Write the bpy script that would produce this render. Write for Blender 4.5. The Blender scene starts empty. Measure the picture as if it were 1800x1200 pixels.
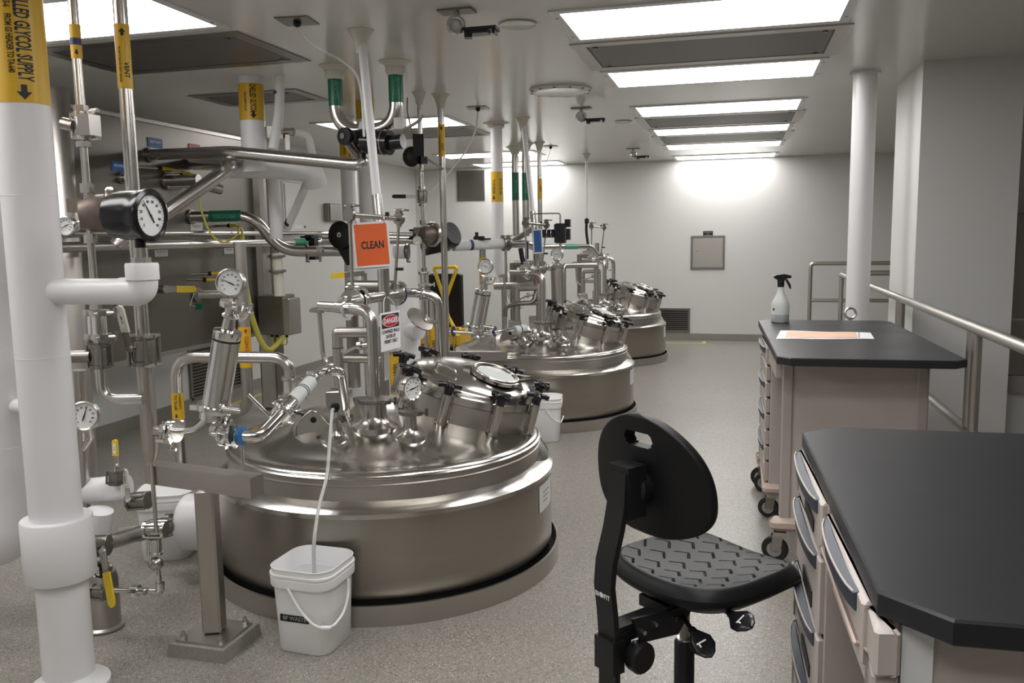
import bpy, bmesh, math, random
import numpy as np
from mathutils import Vector, Matrix
random.seed(7)
C = bpy.context.scene.collection
SC = bpy.context.scene
PI = math.pi
# ------------------------------------------------------------------ camera
FPX = 1488.33
YAW, PIT, ROL = math.radians(-14.8817), math.radians(7.0642), math.radians(0.862)
EYE = Vector((0, 0, 1.6))
_f = Vector((math.sin(YAW)*math.cos(PIT), math.cos(YAW)*math.cos(PIT), -math.sin(PIT)))
_r0 = Vector((math.cos(YAW), -math.sin(YAW), 0)); _d0 = _f.cross(_r0)
_r = _r0*math.cos(ROL) + _d0*math.sin(ROL); _d = -_r0*math.sin(ROL) + _d0*math.cos(ROL)
cam = bpy.data.cameras.new('camera'); cam.sensor_width = 36; cam.lens = 36*FPX/1800; cam.clip_start = .05
co = bpy.data.objects.new('camera', cam); C.objects.link(co)
co.matrix_world = Matrix(((_r.x, -_d.x, -_f.x, EYE.x), (_r.y, -_d.y, -_f.y, EYE.y), (_r.z, -_d.z, -_f.z, EYE.z), (0, 0, 0, 1)))
SC.camera = co
# ------------------------------------------------------------------ light and exposure
LAMP = 7.5
SC.view_settings.view_transform = 'Standard'; SC.view_settings.look = 'None'
SC.view_settings.gamma = 1; SC.view_settings.use_curve_mapping = False
SC.view_settings.exposure = 0.28
wd = bpy.data.worlds.new('world'); SC.world = wd; wd.use_nodes = True
wd.node_tree.nodes['Background'].inputs[0].default_value = (.5, .5, .48, 1)
wd.node_tree.nodes['Background'].inputs[1].default_value = .12
H = 2.689
def ray(u, v): return _r*((u-900)/FPX) + _d*((v-600)/FPX) + _f
def W(u, v, y): d = ray(u, v); return EYE + d*(y/d.y)
def WZ(u, v, z): d = ray(u, v); return EYE + d*((z-1.6)/d.z)
def WX(u, v, x): d = ray(u, v); return EYE + d*(x/d.x)
V = Vector
# ------------------------------------------------------------------ materials (all procedural)
MATS = {}
def mat(name, col, rough=.5, metal=0, var=.06, scale=12, bump=0, bscale=60, rvar=0, stretch=None, emit=0, trans=0, spec=.5, coat=0, aniso=0, alpha=1):
    m = bpy.data.materials.new(name); m.use_nodes = True; nt = m.node_tree; N = nt.nodes; L = nt.links
    b = N['Principled BSDF']
    tc = N.new('ShaderNodeTexCoord'); mp = N.new('ShaderNodeMapping'); L.new(tc.outputs['Object'], mp.inputs[0])
    if stretch: mp.inputs['Scale'].default_value = stretch
    no = N.new('ShaderNodeTexNoise'); no.inputs['Scale'].default_value = scale; no.inputs['Detail'].default_value = 4
    L.new(mp.outputs[0], no.inputs[0])
    mx = N.new('ShaderNodeMix'); mx.data_type = 'RGBA'
    mx.inputs[6].default_value = (*[max(0, c*(1-var)) for c in col], 1); mx.inputs[7].default_value = (*[min(1, c*(1+var)) for c in col], 1)
    L.new(no.outputs['Fac'], mx.inputs[0]); L.new(mx.outputs[2], b.inputs['Base Color'])
    b.inputs['Metallic'].default_value = metal; b.inputs['Roughness'].default_value = rough
    b.inputs['Specular IOR Level'].default_value = spec; b.inputs['Coat Weight'].default_value = coat
    b.inputs['Transmission Weight'].default_value = trans; b.inputs['Anisotropic'].default_value = aniso; b.inputs['Alpha'].default_value = alpha
    if rvar:
        mr = N.new('ShaderNodeMapRange'); mr.inputs[3].default_value = rough-rvar; mr.inputs[4].default_value = rough+rvar
        L.new(no.outputs['Fac'], mr.inputs[0]); L.new(mr.outputs[0], b.inputs['Roughness'])
    if bump:
        n2 = N.new('ShaderNodeTexNoise'); n2.inputs['Scale'].default_value = bscale; n2.inputs['Detail'].default_value = 3; L.new(mp.outputs[0], n2.inputs[0])
        bu = N.new('ShaderNodeBump'); bu.inputs['Strength'].default_value = bump; bu.inputs['Distance'].default_value = .004
        L.new(n2.outputs['Fac'], bu.inputs['Height']); L.new(bu.outputs[0], b.inputs['Normal'])
    if emit:
        b.inputs['Emission Color'].default_value = (*col, 1); b.inputs['Emission Strength'].default_value = emit
    MATS[name] = m; return m
mat('steel', (.60, .575, .545), .24, 1, .05, 9, .05, 40, .05)
mat('steel_brushed', (.50, .475, .44), .36, 1, .06, 6, .08, 30, .06, (1, 1, 40))
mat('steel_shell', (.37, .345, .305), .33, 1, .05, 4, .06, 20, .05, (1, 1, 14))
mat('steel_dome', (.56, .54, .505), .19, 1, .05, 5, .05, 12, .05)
mat('chrome', (.80, .79, .77), .14, 1, .03)
mat('steel_dark', (.30, .28, .26), .38, 1, .1, 20)
mat('steel_panel', (.25, .232, .215), .36, 1, .06, 3, .06, 20, .06, (1, 14, 1))
mat('cast', (.20, .165, .14), .5, .7, .15, 40, .1, 90)
mat('white_pvc', (.82, .805, .815), .33, 0, .02, 5, .02, 20)
mat('white_plastic', (.86, .86, .86), .42, 0, .02, 5)
mat('white_frost', (.78, .80, .78), .45, 0, .03, 8, trans=.25)
mat('tube_clear', (.82, .82, .80), .25, 0, .02, 8, trans=.5)
mat('cream', (.70, .67, .58), .5, 0, .04)
mat('yellow', (.72, .43, .02), .38, 0, .05)
mat('yellow_bright', (.78, .55, .03), .42, 0, .05)
mat('yellow_pale', (.66, .60, .10), .55, 0, .08)
mat('green', (.012, .16, .085), .3, 0, .12)
mat('green_soft', (.08, .30, .20), .4, 0, .1)
mat('blue', (.04, .14, .40), .4, 0, .1)
mat('blue_bright', (.02, .13, .33), .4, 0, .1)
mat('blue_navy', (.03, .04, .13), .4, 0, .1)
mat('red', (.50, .02, .03), .4, 0, .08)
mat('orange', (.80, .14, .03), .45, 0, .03)
mat('black', (.008, .008, .009), .42, 0, .2, spec=.4)
mat('black_gloss', (.010, .010, .012), .22, 0, .2)
mat('black_rubber', (.010, .010, .011), .55, 0, .2, bump=.05, bscale=200)
mat('chair_black', (.007, .007, .008), .45, 0, .15, 60, .08, 500, spec=.28)
mat('ink', (.015, .014, .014), .5, 0, .1)
mat('ink_white', (.85, .85, .85), .5, 0, .03)
mat('ink_grey', (.30, .30, .30), .5, 0, .1)
mat('dial', (.84, .85, .84), .4, 0, .02)
mat('paper', (.82, .82, .82), .6, 0, .02)
mat('paper_peach', (.82, .52, .38), .6, 0, .03)
mat('purple', (.16, .10, .30), .5)
mat('cabinet', (.56, .50, .462), .42, 0, .03, 6)
mat('cabinet_trim', (.48, .425, .392), .4, 0, .03)
mat('cabinet_pink', (.55, .43, .37), .42, 0, .03)
mat('handle_blue', (.05, .062, .085), .5, 0, .08)
mat('concrete', (.27, .25, .225), .75, 0, .25, 90, .3, 200)
mat('ramp_grey', (.30, .285, .27), .6, 0, .08, 20)
mat('ivory', (.68, .65, .56), .45, 0, .03)
mat('vent_mesh', (.17, .158, .15), .45, .6, .12, 220)
mat('water', (.80, .84, .84), .1, 0, .02, trans=.8)
mat('glass_sight', (.85, .87, .86), .03, 0, .01, trans=.15, spec=.8)
mat('diffuser', (1, .985, .972), .5, 0, 0, emit=LAMP)
def wall_mat(name, col, rough, spec=.5, sc=1.3, var=.03, bump=.02):
    return mat(name, col, rough, 0, var, sc, bump, 140, 0, None, spec=spec)
wall_mat('wall_paint', (.68, .678, .66), .48)
wall_mat('ceiling_paint', (.66, .645, .61), .20, .6, 2, .03, .01)
wall_mat('column_paint', (.74, .74, .74), .3)
wall_mat('base_cove', (.27, .255, .225), .45, .5, 20, .12)
def floor_mat():
    m = bpy.data.materials.new('floor_epoxy'); m.use_nodes = True; nt = m.node_tree; N = nt.nodes; L = nt.links; b = N['Principled BSDF']
    tc = N.new('ShaderNodeTexCoord'); vo = N.new('ShaderNodeTexVoronoi'); vo.inputs['Scale'].default_value = 210
    L.new(tc.outputs['Object'], vo.inputs[0])
    cr = N.new('ShaderNodeValToRGB'); e = cr.color_ramp; e.interpolation = 'CONSTANT'
    e.elements[0].color = (.16, .145, .125, 1); e.elements[1].position = .10; e.elements[1].color = (.30, .28, .248, 1)
    for p_, c_ in ((.35, (.27, .25, .218, 1)), (.62, (.325, .305, .268, 1)), (.86, (.245, .225, .193, 1)), (.94, (.50, .48, .44, 1))):
        x = e.elements.new(p_); x.color = c_
    sp = N.new('ShaderNodeSeparateColor'); L.new(vo.outputs['Color'], sp.inputs[0]); L.new(sp.outputs[0], cr.inputs[0])
    no = N.new('ShaderNodeTexNoise'); no.inputs['Scale'].default_value = 1.1; no.inputs['Detail'].default_value = 5; L.new(tc.outputs['Object'], no.inputs[0])
    mr = N.new('ShaderNodeMapRange'); mr.inputs[3].default_value = .90; mr.inputs[4].default_value = 1.08; L.new(no.outputs['Fac'], mr.inputs[0])
    mu = N.new('ShaderNodeMix'); mu.data_type = 'RGBA'; mu.blend_type = 'MULTIPLY'; mu.inputs[0].default_value = 1
    L.new(cr.outputs[0], mu.inputs[6]); L.new(mr.outputs[0], mu.inputs[7]); L.new(mu.outputs[2], b.inputs['Base Color'])
    b.inputs['Roughness'].default_value = .33; b.inputs['Specular IOR Level'].default_value = .5
    bu = N.new('ShaderNodeBump'); bu.inputs['Strength'].default_value = .10; bu.inputs['Distance'].default_value = .002
    L.new(vo.outputs['Distance'], bu.inputs['Height']); L.new(bu.outputs[0], b.inputs['Normal'])
    MATS['floor_epoxy'] = m
floor_mat()
def counter_mat():
    m = mat('counter_black', (.022, .022, .025), .36, 0, .2, 3, .03, 300, .05, spec=.35)
    nt = m.node_tree; N = nt.nodes; L = nt.links; b = N['Principled BSDF']
    tc = N.new('ShaderNodeTexCoord'); mp = N.new('ShaderNodeMapping'); mp.inputs['Scale'].default_value = (30, 90, 30); L.new(tc.outputs['Object'], mp.inputs[0])
    vo = N.new('ShaderNodeTexVoronoi'); vo.inputs['Scale'].default_value = 1; L.new(mp.outputs[0], vo.inputs[0])
    cr = N.new('ShaderNodeValToRGB'); cr.color_ramp.elements[0].position = .0; cr.color_ramp.elements[0].color = (.10, .10, .11, 1); cr.color_ramp.elements[1].position = .06; cr.color_ramp.elements[1].color = (.022, .022, .025, 1)
    L.new(vo.outputs['Distance'], cr.inputs[0]); L.new(cr.outputs[0], b.inputs['Base Color'])
counter_mat()
# ------------------------------------------------------------------ mesh helpers
def frame(ax):
    ax = V(ax).normalized(); t = V((0, 0, 1)) if abs(ax.z) < .9 else V((1, 0, 0))
    x = t.cross(ax).normalized(); return x, ax.cross(x), ax
class MB:
    def __init__(s): s.v = []; s.f = []
    def add(s, vs, fs):
        o = len(s.v); s.v += [V(p) for p in vs]; s.f += [tuple(i+o for i in f) for f in fs]; return s
    def box(s, c, sz, rz=0, axes=None):
        c = V(c); hx, hy, hz = sz[0]/2, sz[1]/2, sz[2]/2
        if axes: ex, ey, ez = [V(a) for a in axes]
        else: ex, ey, ez = V((math.cos(rz), math.sin(rz), 0)), V((-math.sin(rz), math.cos(rz), 0)), V((0, 0, 1))
        vs = [c+ex*(hx*a)+ey*(hy*b)+ez*(hz*d) for d in (-1, 1) for a, b in ((-1, -1), (1, -1), (1, 1), (-1, 1))]
        return s.add(vs, [(3, 2, 1, 0), (4, 5, 6, 7), (0, 1, 5, 4), (1, 2, 6, 5), (2, 3, 7, 6), (3, 0, 4, 7)])
    def bbox(s, c, sz, bev=.006, rz=0):
        # box with bevelled vertical edges and top/bottom rim
        hx, hy, hz = sz[0]/2, sz[1]/2, sz[2]/2; b = min(bev, hx*.9, hy*.9, hz*.9)
        def ring(k, z):
            r = []
            for sx, sy in ((-1, -1), (1, -1), (1, 1), (-1, 1)):
                x, y = sx*(hx-k), sy*(hy-k)
                a, d = V((x+(-sx)*b if sx*sy > 0 else x, y if sx*sy > 0 else y-sy*b, z)), V((x if sx*sy > 0 else x-sx*b, y-sy*b if sx*sy > 0 else y, z))
                r += [a, d] if (sx, sy) in ((1, -1), (-1, 1)) else [d, a]
            return r
        rot = Matrix.Rotation(rz, 3, 'Z'); c = V(c)
        return s.loft([[c+rot@p for p in ring(k, z)] for k, z in ((b, -hz), (0, -hz+b), (0, hz-b), (b, hz))])
    def loft(s, rings, cap=True, closed=True):
        n = len(rings[0]); vs = [p for r in rings for p in r]; fs = []
        for i in range(len(rings)-1):
            for j in range(n if closed else n-1):
                k = (j+1) % n; fs.append((i*n+j, i*n+k, (i+1)*n+k, (i+1)*n+j))
        if cap: fs += [tuple(reversed(range(n))), tuple(range((len(rings)-1)*n, len(rings)*n))]
        return s.add(vs, fs)
    def lathe(s, prof, o=(0, 0, 0), ax=(0, 0, 1), n=40, cap=True, a0=0):
        x, y, z = frame(ax); o = V(o)
        rings = [[o+z*h+(x*math.cos(a0+2*PI*i/n)+y*math.sin(a0+2*PI*i/n))*max(r, 1e-5) for i in range(n)] for r, h in prof]
        return s.loft(rings, cap)
    def cyl(s, p0, p1, r, r1=None, n=20):
        p0, p1 = V(p0), V(p1); L = (p1-p0).length
        return s.lathe([(r, 0), (r if r1 is None else r1, L)], p0, p1-p0, n)
    def hexnut(s, p0, p1, r): return s.cyl(p0, p1, r, n=6)
    def tube(s, pts, r, bend=0, n=14, seg=7):
        pts = [V(p) for p in pts]; path = [pts[0]]
        for i in range(1, len(pts)-1):
            a, b, c = pts[i-1], pts[i], pts[i+1]; u = (a-b); w = (c-b); d = min(bend, u.length*.49, w.length*.49)
            if d < 1e-4: path.append(b); continue
            u.normalize(); w.normalize()
            if abs(u.dot(w)) > .9995: path.append(b); continue
            p, q = b+u*d, b+w*d
            for k in range(seg+1):
                t = k/seg; path.append(p*(1-t)**2 + b*2*t*(1-t) + q*t*t)
        path.append(pts[-1])
        T = [(path[min(i+1, len(path)-1)]-path[max(i-1, 0)]).normalized() for i in range(len(path))]
        x, y, _ = frame(T[0]); rings = []
        for p, t in zip(path, T):
            x = (x-t*x.dot(t)).normalized(); y = t.cross(x)
            rings.append([p+(x*math.cos(2*PI*i/n)+y*math.sin(2*PI*i/n))*r for i in range(n)])
        return s.loft(rings)
    def prism(s, pts, o, ex, ey, th):
        o, ex, ey = V(o), V(ex), V(ey); ez = ex.cross(ey).normalized()
        a = [o+ex*p[0]+ey*p[1] for p in pts]
        return s.loft([[p-ez*th/2 for p in a], [p+ez*th/2 for p in a]])
    def beam(s, p0, p1, w, h, up=(0, 0, 1)):
        p0, p1 = V(p0), V(p1); z = (p1-p0); L = z.length; z.normalize(); x = V(up).cross(z).normalized(); y = z.cross(x)
        return s.box((p0+p1)/2, (w, h, L), axes=(x, y, z))
    def sphere(s, c, r, n=16, sq=(1, 1, 1)):
        c = V(c); prof = []
        rings = [[c+V((sq[0]*r*math.sin(a)*math.cos(2*PI*j/n), sq[1]*r*math.sin(a)*math.sin(2*PI*j/n), -sq[2]*r*math.cos(a))) for j in range(n)] for a in [max(1e-3, min(PI-1e-3, PI*i/(n//2))) for i in range(n//2+1)]]
        return s.loft(rings)
    def torus(s, c, ax, R, r, n=32, m=8):
        x, y, z = frame(ax); c = V(c); rings = []
        for i in range(n):
            a = 2*PI*i/n; d = x*math.cos(a)+y*math.sin(a)
            rings.append([c+d*(R+r*math.cos(2*PI*j/m))+z*(r*math.sin(2*PI*j/m)) for j in range(m)])
        rings.append(rings[0]); return s.loft(rings, False)
def mesh_from(mb, name, m, org, sharp=38, smooth=True):
    me = bpy.data.meshes.new(name); o = V(org)
    me.from_pydata([tuple(p-o) for p in mb.v], [], mb.f); me.update()
    bm = bmesh.new(); bm.from_mesh(me); bmesh.ops.recalc_face_normals(bm, faces=bm.faces); bm.to_mesh(me); bm.free()
    if smooth:
        me.polygons.foreach_set('use_smooth', [True]*len(me.polygons)); me.set_sharp_from_angle(angle=math.radians(sharp))
    me.materials.append(MATS[m]); return me
def thing(name, label, cat, loc=(0, 0, 0), group=None):
    o = bpy.data.objects.new(name, None); C.objects.link(o); o.location = V(loc); o.empty_display_size = .05
    o['label'] = label; o['category'] = cat
    if group: o['group'] = group
    return o
def root_loc(o):
    while o.parent: o = o.parent
    return V(o.location)
def part(par, name, mb, m, label=None, **k):
    o = bpy.data.objects.new(name, mesh_from(mb, name, m, root_loc(par), **k)); C.objects.link(o); o.parent = par
    if label: o['label'] = label
    return o
def solo(name, label, cat, mb, m, loc=None, group=None, **k):
    if loc is None:
        lo = [min(p[i] for p in mb.v) for i in range(3)]; hi = [max(p[i] for p in mb.v) for i in range(3)]
        loc = ((lo[0]+hi[0])/2, (lo[1]+hi[1])/2, lo[2])
    o = bpy.data.objects.new(name, mesh_from(mb, name, m, loc, **k)); C.objects.link(o); o.location = V(loc)
    o['label'] = label; o['category'] = cat
    if group: o['group'] = group
    return o
def struct(name, mb, m, par=None, **k):
    o = bpy.data.objects.new(name, mesh_from(mb, name, m, (0, 0, 0) if par is None else root_loc(par), **k)); C.objects.link(o)
    if par: o.parent = par
    else: o['kind'] = 'structure'
    return o
def copy_tree(o, par=None, dloc=(0, 0, 0)):
    c = o.copy(); C.objects.link(c); c.parent = par
    if par is None: c.location = V(o.location)+V(dloc)
    for ch in list(o.children): copy_tree(ch, c)
    return c
# text as mesh, laid on a plane or wrapped round a pipe
_TX = {}
def text_geo(s, bold=False):
    if s in _TX: return _TX[s]
    cu = bpy.data.curves.new('t', 'FONT'); cu.body = s; cu.size = 1; cu.resolution_u = 2; cu.offset = .028; cu.align_x = 'CENTER'; cu.align_y = 'CENTER'
    ob = bpy.data.objects.new('t', cu); C.objects.link(ob); bpy.context.view_layer.update()
    me = bpy.data.meshes.new_from_object(ob.evaluated_get(bpy.context.evaluated_depsgraph_get()))
    bm = bmesh.new(); bm.from_mesh(me)
    for k in range(-5, 6): bmesh.ops.bisect_plane(bm, geom=bm.verts[:]+bm.edges[:]+bm.faces[:], plane_co=(0, k*.09, 0), plane_no=(0, 1, 0))
    bm.to_mesh(me); bm.free()
    vs = [tuple(v.co) for v in me.vertices]; fs = [tuple(p.vertices) for p in me.polygons]
    bpy.data.objects.remove(ob); bpy.data.curves.remove(cu); bpy.data.meshes.remove(me)
    _TX[s] = (vs, fs); return vs, fs
def text(par, s, size, o, ex, ey, m='ink', name='lettering', sx=1, mb=None):
    vs, fs = text_geo(s); o, ex, ey = V(o), V(ex).normalized(), V(ey).normalized(); mb2 = mb or MB()
    mb2.add([o+ex*(p[0]*size*sx)+ey*(p[1]*size) for p in vs], fs)
    if mb is None: return part(par, name, mb2, m, smooth=False)
    return mb2
def text_wrap(mb, s, size, c, r, ang, zc, down=True, sx=1):
    # letters read along a vertical pipe, wrapped round its surface at angle ang
    vs, fs = text_geo(s); out = []
    for p in vs:
        a = ang + (p[1]*size/r)*(1 if down else -1); z = zc - p[0]*size*sx*(1 if down else -1)
        out.append(V((c[0]+r*math.cos(a), c[1]+r*math.sin(a), z)))
    mb.add(out, fs); return mb
def facing(p): return math.atan2(-p[1], -p[0])
# ------------------------------------------------------------------ the setting
XL, YF = -5.03, 13.0
def slab(name, lo, hi, m, par=None):
    return struct(name, MB().box([(a+b)/2 for a, b in zip(lo, hi)], [b-a for a, b in zip(lo, hi)]), m, par, smooth=False)
slab('floor', (XL-.2, -3, -.1), (5.2, YF+.2, 0), 'floor_epoxy')
slab('ceiling', (XL-.2, -3, H), (5.2, YF+.2, H+.1), 'ceiling_paint')
slab('wall_far', (XL-.2, YF, 0), (5.2, YF+.15, H), 'wall_paint')
slab('wall_left', (XL-.15, -3, 0), (XL, YF, H), 'wall_paint')
slab('wall_right', (5.0, -3, 0), (5.15, YF, H), 'wall_paint')
slab('wall_back', (XL, -3.1, 0), (5.0, -3, H), 'wall_paint')
slab('wall_pier', (1.15, 6.167, 0), (1.745, 7.107, H), 'wall_paint')
slab('wall_stub', (1.745, 6.9, 0), (5.0, 7.107, H), 'wall_paint')
slab('baseboard_far', (XL, YF-.018, 0), (5, YF, .105), 'base_cove')
slab('baseboard_left', (XL, 0, 0), (XL+.018, YF-.018, .105), 'base_cove')
# painted floor lines
slab('trim_1', (-4.0, 12.62, 0), (-.42, 12.67, .0012), 'yellow_pale')
slab('trim_2', (-.47, 12.62, 0.0001), (-.42, 12.90, .0013), 'yellow_pale')
q = WZ(411, 709, 0); slab('trim_3', (q.x-.03, 7.0, 0), (q.x+.03, 8.3, .0012), 'yellow_pale')
# round white column with collar
cp = (0.835, 6.43)
t = thing('column', 'white round structural column standing behind the black topped table', 'column', (*cp, 0))
part(t, 'shaft', MB().lathe([(.078, 0), (.078, H-.012)], (*cp, 0), n=40), 'column_paint')
part(t, 'collar', MB().lathe([(.10, H-.02), (.10, H)], (*cp, 0), n=40), 'ceiling_paint')
# ceiling lights and return air grilles
def light(x0, x1, y0, y1, lab, grp):
    t = thing('ceiling_light', lab, 'ceiling light', ((x0+x1)/2, (y0+y1)/2, H), grp); f = MB(); w = .05
    for a in ((x0-w, y0-w, x1+w, y0), (x0-w, y1, x1+w, y1+w), (x0-w, y0, x0, y1), (x1, y0, x1+w, y1)):
        f.box(((a[0]+a[2])/2, (a[1]+a[3])/2, H-.004), (a[2]-a[0], a[3]-a[1], .008))
    part(t, 'frame', f, 'column_paint', smooth=False)
    part(t, 'diffuser', MB().box(((x0+x1)/2, (y0+y1)/2, H-.003), (x1-x0, y1-y0, .006)), 'diffuser', 'glowing white diffuser panel', smooth=False)
    for x in (x0-.028, x1+.028):
        for y in (y0+.08, y1-.08): part(t, 'screw', MB().cyl((x, y, H-.011), (x, y, H-.007), .007, n=8), 'steel_dark')
def grille(x0, x1, y0, y1, lab, grp):
    t = thing('air_grille', lab, 'air grille', ((x0+x1)/2, (y0+y1)/2, H), grp); f = MB(); w = .085
    for a in ((x0, y0, x1, y0+w), (x0, y1-w, x1, y1), (x0, y0+w, x0+w, y1-w), (x1-w, y0+w, x1, y1-w)):
        f.box(((a[0]+a[2])/2, (a[1]+a[3])/2, H-.003), (a[2]-a[0], a[3]-a[1], .006))
    part(t, 'frame', f, 'steel_brushed' if x0 > -2 else 'steel_panel', smooth=False)
    part(t, 'mesh_panel', MB().box(((x0+x1)/2, (y0+y1)/2, H-.002), (x1-x0-2*w-.02, y1-y0-2*w-.02, .004)), 'vent_mesh', smooth=False)
    g = MB(); xi0, xi1, yi0, yi1 = x0+w, x1-w, y0+w, y1-w
    for a in ((xi0, yi0, xi1, yi0+.012), (xi0, yi1-.012, xi1, yi1), (xi0, yi0, xi0+.012, yi1), (xi1-.012, yi0, xi1, yi1)):
        g.box(((a[0]+a[2])/2, (a[1]+a[3])/2, H-.0015), (a[2]-a[0], a[3]-a[1], .003))
    part(t, 'gasket', g, 'black', smooth=False)
    for x in (xi0+.05, xi1-.05):
        for y in (yi0+.03, yi1-.03): part(t, 'latch', MB().cyl((x, y, H-.012), (x, y, H-.003), .014, n=10), 'steel_dark')
ORD = ('first', 'second', 'third', 'fourth', 'fifth', 'sixth', 'seventh', 'eighth', 'ninth')
RX = (-.862, .490); LX = (-3.862, -2.575)
for i, (a, b) in enumerate(((4.25, 4.83), (5.87, 6.44), (7.51, 8.10), (9.16, 9.68), (10.80, 11.34), (12.38, 12.93))):
    light(*RX, a, b, 'added out-of-view flush light over the open aisle, %s from the far wall' % ORD[5-i], 'aisle ceiling lights')
for i, (a, b) in enumerate(((-.66, -.08), (.98, 1.56), (2.61, 3.19))):  # aisle lights added out of view to brighten the near floor
    light(*RX, a, b, 'added out-of-view flush light over the open aisle, %s from the far wall' % ORD[8-i], 'aisle ceiling lights')
for i, (a, b) in enumerate(((.06, .66), (1.70, 2.30), (3.34, 3.94), (7.45, 8.06), (10.80, 11.36), (12.38, 12.93))):  # the nearest two are unseen extras, added to lift the foreground light
    light(*LX, a, b, 'glowing flush light over the wall pipework (nearest two added), %s from the far wall' % ORD[5-i], 'pipework side ceiling lights')
for i, (a, b) in enumerate(((4.95, 5.76), (8.19, 9.05), (9.78, 10.70))):
    grille(RX[0]-.09, RX[1]+.09, a, b, 'grey framed air grille over the open aisle, %s from the far wall' % ORD[2-i], 'aisle air grilles')
for i, (a, b) in enumerate(((4.08, 4.88), (5.72, 6.50), (8.17, 8.98))):
    grille(LX[0]-.02 if i != 1 else -4.02, LX[1]+.03 if i != 1 else -3.12, a, b if i != 1 else 6.28, 'grey framed air grille over the wall pipework, %s from the far wall' % ORD[2-i], 'pipework side air grilles')
# far wall fittings
def access(name, lab, u0, v0, u1, v1, cat='access panel'):
    a, b = W(u0, v0, YF), W(u1, v1, YF); x0, x1, z0, z1 = a.x, b.x, b.z, a.z
    t = thing(name, lab, cat, ((x0+x1)/2, YF, z0)); f = MB(); w = .03
    for q in ((x0-w, x1+w, z0-w, z0), (x0-w, x1+w, z1, z1+w), (x0-w, x0, z0, z1), (x1, x1+w, z0, z1)): f.box(((q[0]+q[1])/2, YF-.006, (q[2]+q[3])/2), (q[1]-q[0], .012, q[3]-q[2]))
    part(t, 'frame', f, 'steel_panel', smooth=False)
    return t, x0, x1, z0, z1
t, x0, x1, z0, z1 = access('access_panel', 'square grey metal access panel under a small black sign on far wall', 1218, 418, 1270, 470)
part(t, 'door', MB().box(((x0+x1)/2, YF-.005, (z0+z1)/2), (x1-x0-.01, .01, z1-z0-.01)), 'steel_brushed', smooth=False)
part(t, 'latch', MB().box((x0+.06, YF-.015, z0+.25), (.03, .014, .014)), 'chrome', smooth=False)
a, b = W(1236, 406, YF), W(1253, 415.5, YF)
t = thing('wall_sign', 'small black rectangular sign above the far wall access panel', 'sign', ((a.x+b.x)/2, YF, b.z))
part(t, 'plate', MB().box(((a.x+b.x)/2, YF-.004, (a.z+b.z)/2), (b.x-a.x, .008, a.z-b.z)), 'black', smooth=False)
mk = MB(); cx = (a.x+b.x)/2; zt = a.z-b.z
for k, w in ((.28, .8), (0, .2), (-.28, .7)): mk.box((cx, YF-.009, (a.z+b.z)/2+k*zt), ((b.x-a.x)*w, .001, zt*.10))
part(t, 'print_marks', mk, 'ink_grey', smooth=False)
t, x0, x1, z0, z1 = access('access_panel', 'stainless access panel high on the far wall near the corner', 806, 304, 849, 349)
part(t, 'door', MB().box(((x0+x1)/2, YF-.005, (z0+z1)/2), (x1-x0-.01, .01, z1-z0-.01)), 'steel_panel', smooth=False)
def louver(name, lab, plane, lo, hi, z0, z1, n):
    # plane: 'far' or 'left'
    if plane == 'far': t = thing(name, lab, 'louver', ((lo+hi)/2, YF, z0)); P = lambda s, d, z: (s, YF-d, z); sz = lambda w, d, h: (w, d, h)
    else: t = thing(name, lab, 'louver', (XL, (lo+hi)/2, z0)); P = lambda s, d, z: (XL+d, s, z); sz = lambda w, d, h: (d, w, h)
    c = (lo+hi)/2; w = hi-lo; f = MB(); e = .03
    f.box(P(c, .012, z0), sz(w+2*e, .024, e)).box(P(c, .012, z1), sz(w+2*e, .024, e)).box(P(lo-e/2, .012, (z0+z1)/2), sz(e, .024, z1-z0)).box(P(hi+e/2, .012, (z0+z1)/2), sz(e, .024, z1-z0))
    part(t, 'frame', f, 'steel_panel', smooth=False)
    part(t, 'backing', MB().box(P(c, .003, (z0+z1)/2), sz(w, .004, z1-z0)), 'black', smooth=False)
    s0 = MB().box(P(c, .014, z0+(z1-z0)/n*.5), sz(w, .010, (z1-z0)/n*.42)); first = part(t, 'slat', s0, 'steel_panel', smooth=False)
    for i in range(1, n):
        o = first.copy(); C.objects.link(o); o.parent = t; o.location.z = (z1-z0)/n*i
a, b = W(1150, 543, YF), W(1209, 582, YF)
louver('wall_louver', 'stainless slatted air louver low on the far wall', 'far', a.x, b.x, b.z, a.z, 11)
a, b = WX(337, 690, XL), WX(420, 670, XL)
louver('wall_louver', 'stainless slatted air louver low on the left wall', 'left', a.y, b.y, WX(338, 702, XL).z, WX(338, 612, XL).z, 16)
# hardware on the ceiling
for (u, v), r, l in (((910, 42), .10, 'faint round flush cover on ceiling near the inspection light'), ((1095, 213), .085, 'small round flush cover on ceiling beside the grilles'), ((638, 236), .08, 'faint round flush cover on ceiling above wall cabinets')):
    p = WZ(u, v, H); solo('ceiling_cover', l, 'cover', MB().lathe([(r, -.004), (r*.96, -.010), (r*.9, -.006), (.001, -.006)], p, (0, 0, 1)), 'ceiling_paint', p)
p = WZ(985, 157, H)
t = thing('ceiling_hatch', 'large round white hatch cover with screws on the ceiling', 'hatch', p)
part(t, 'cover', MB().lathe([(.235, 0), (.235, -.012), (.205, -.026), (.18, -.022), (.001, -.022)], p, (0, 0, 1), 48), 'ceiling_paint')
s = MB()
for i in range(12): s.cyl(p+V((.22*math.cos(i*PI/6), .22*math.sin(i*PI/6), -.026)), p+V((.22*math.cos(i*PI/6), .22*math.sin(i*PI/6), -.014)), .010, n=8)
part(t, 'screws', s, 'steel_dark')
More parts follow.
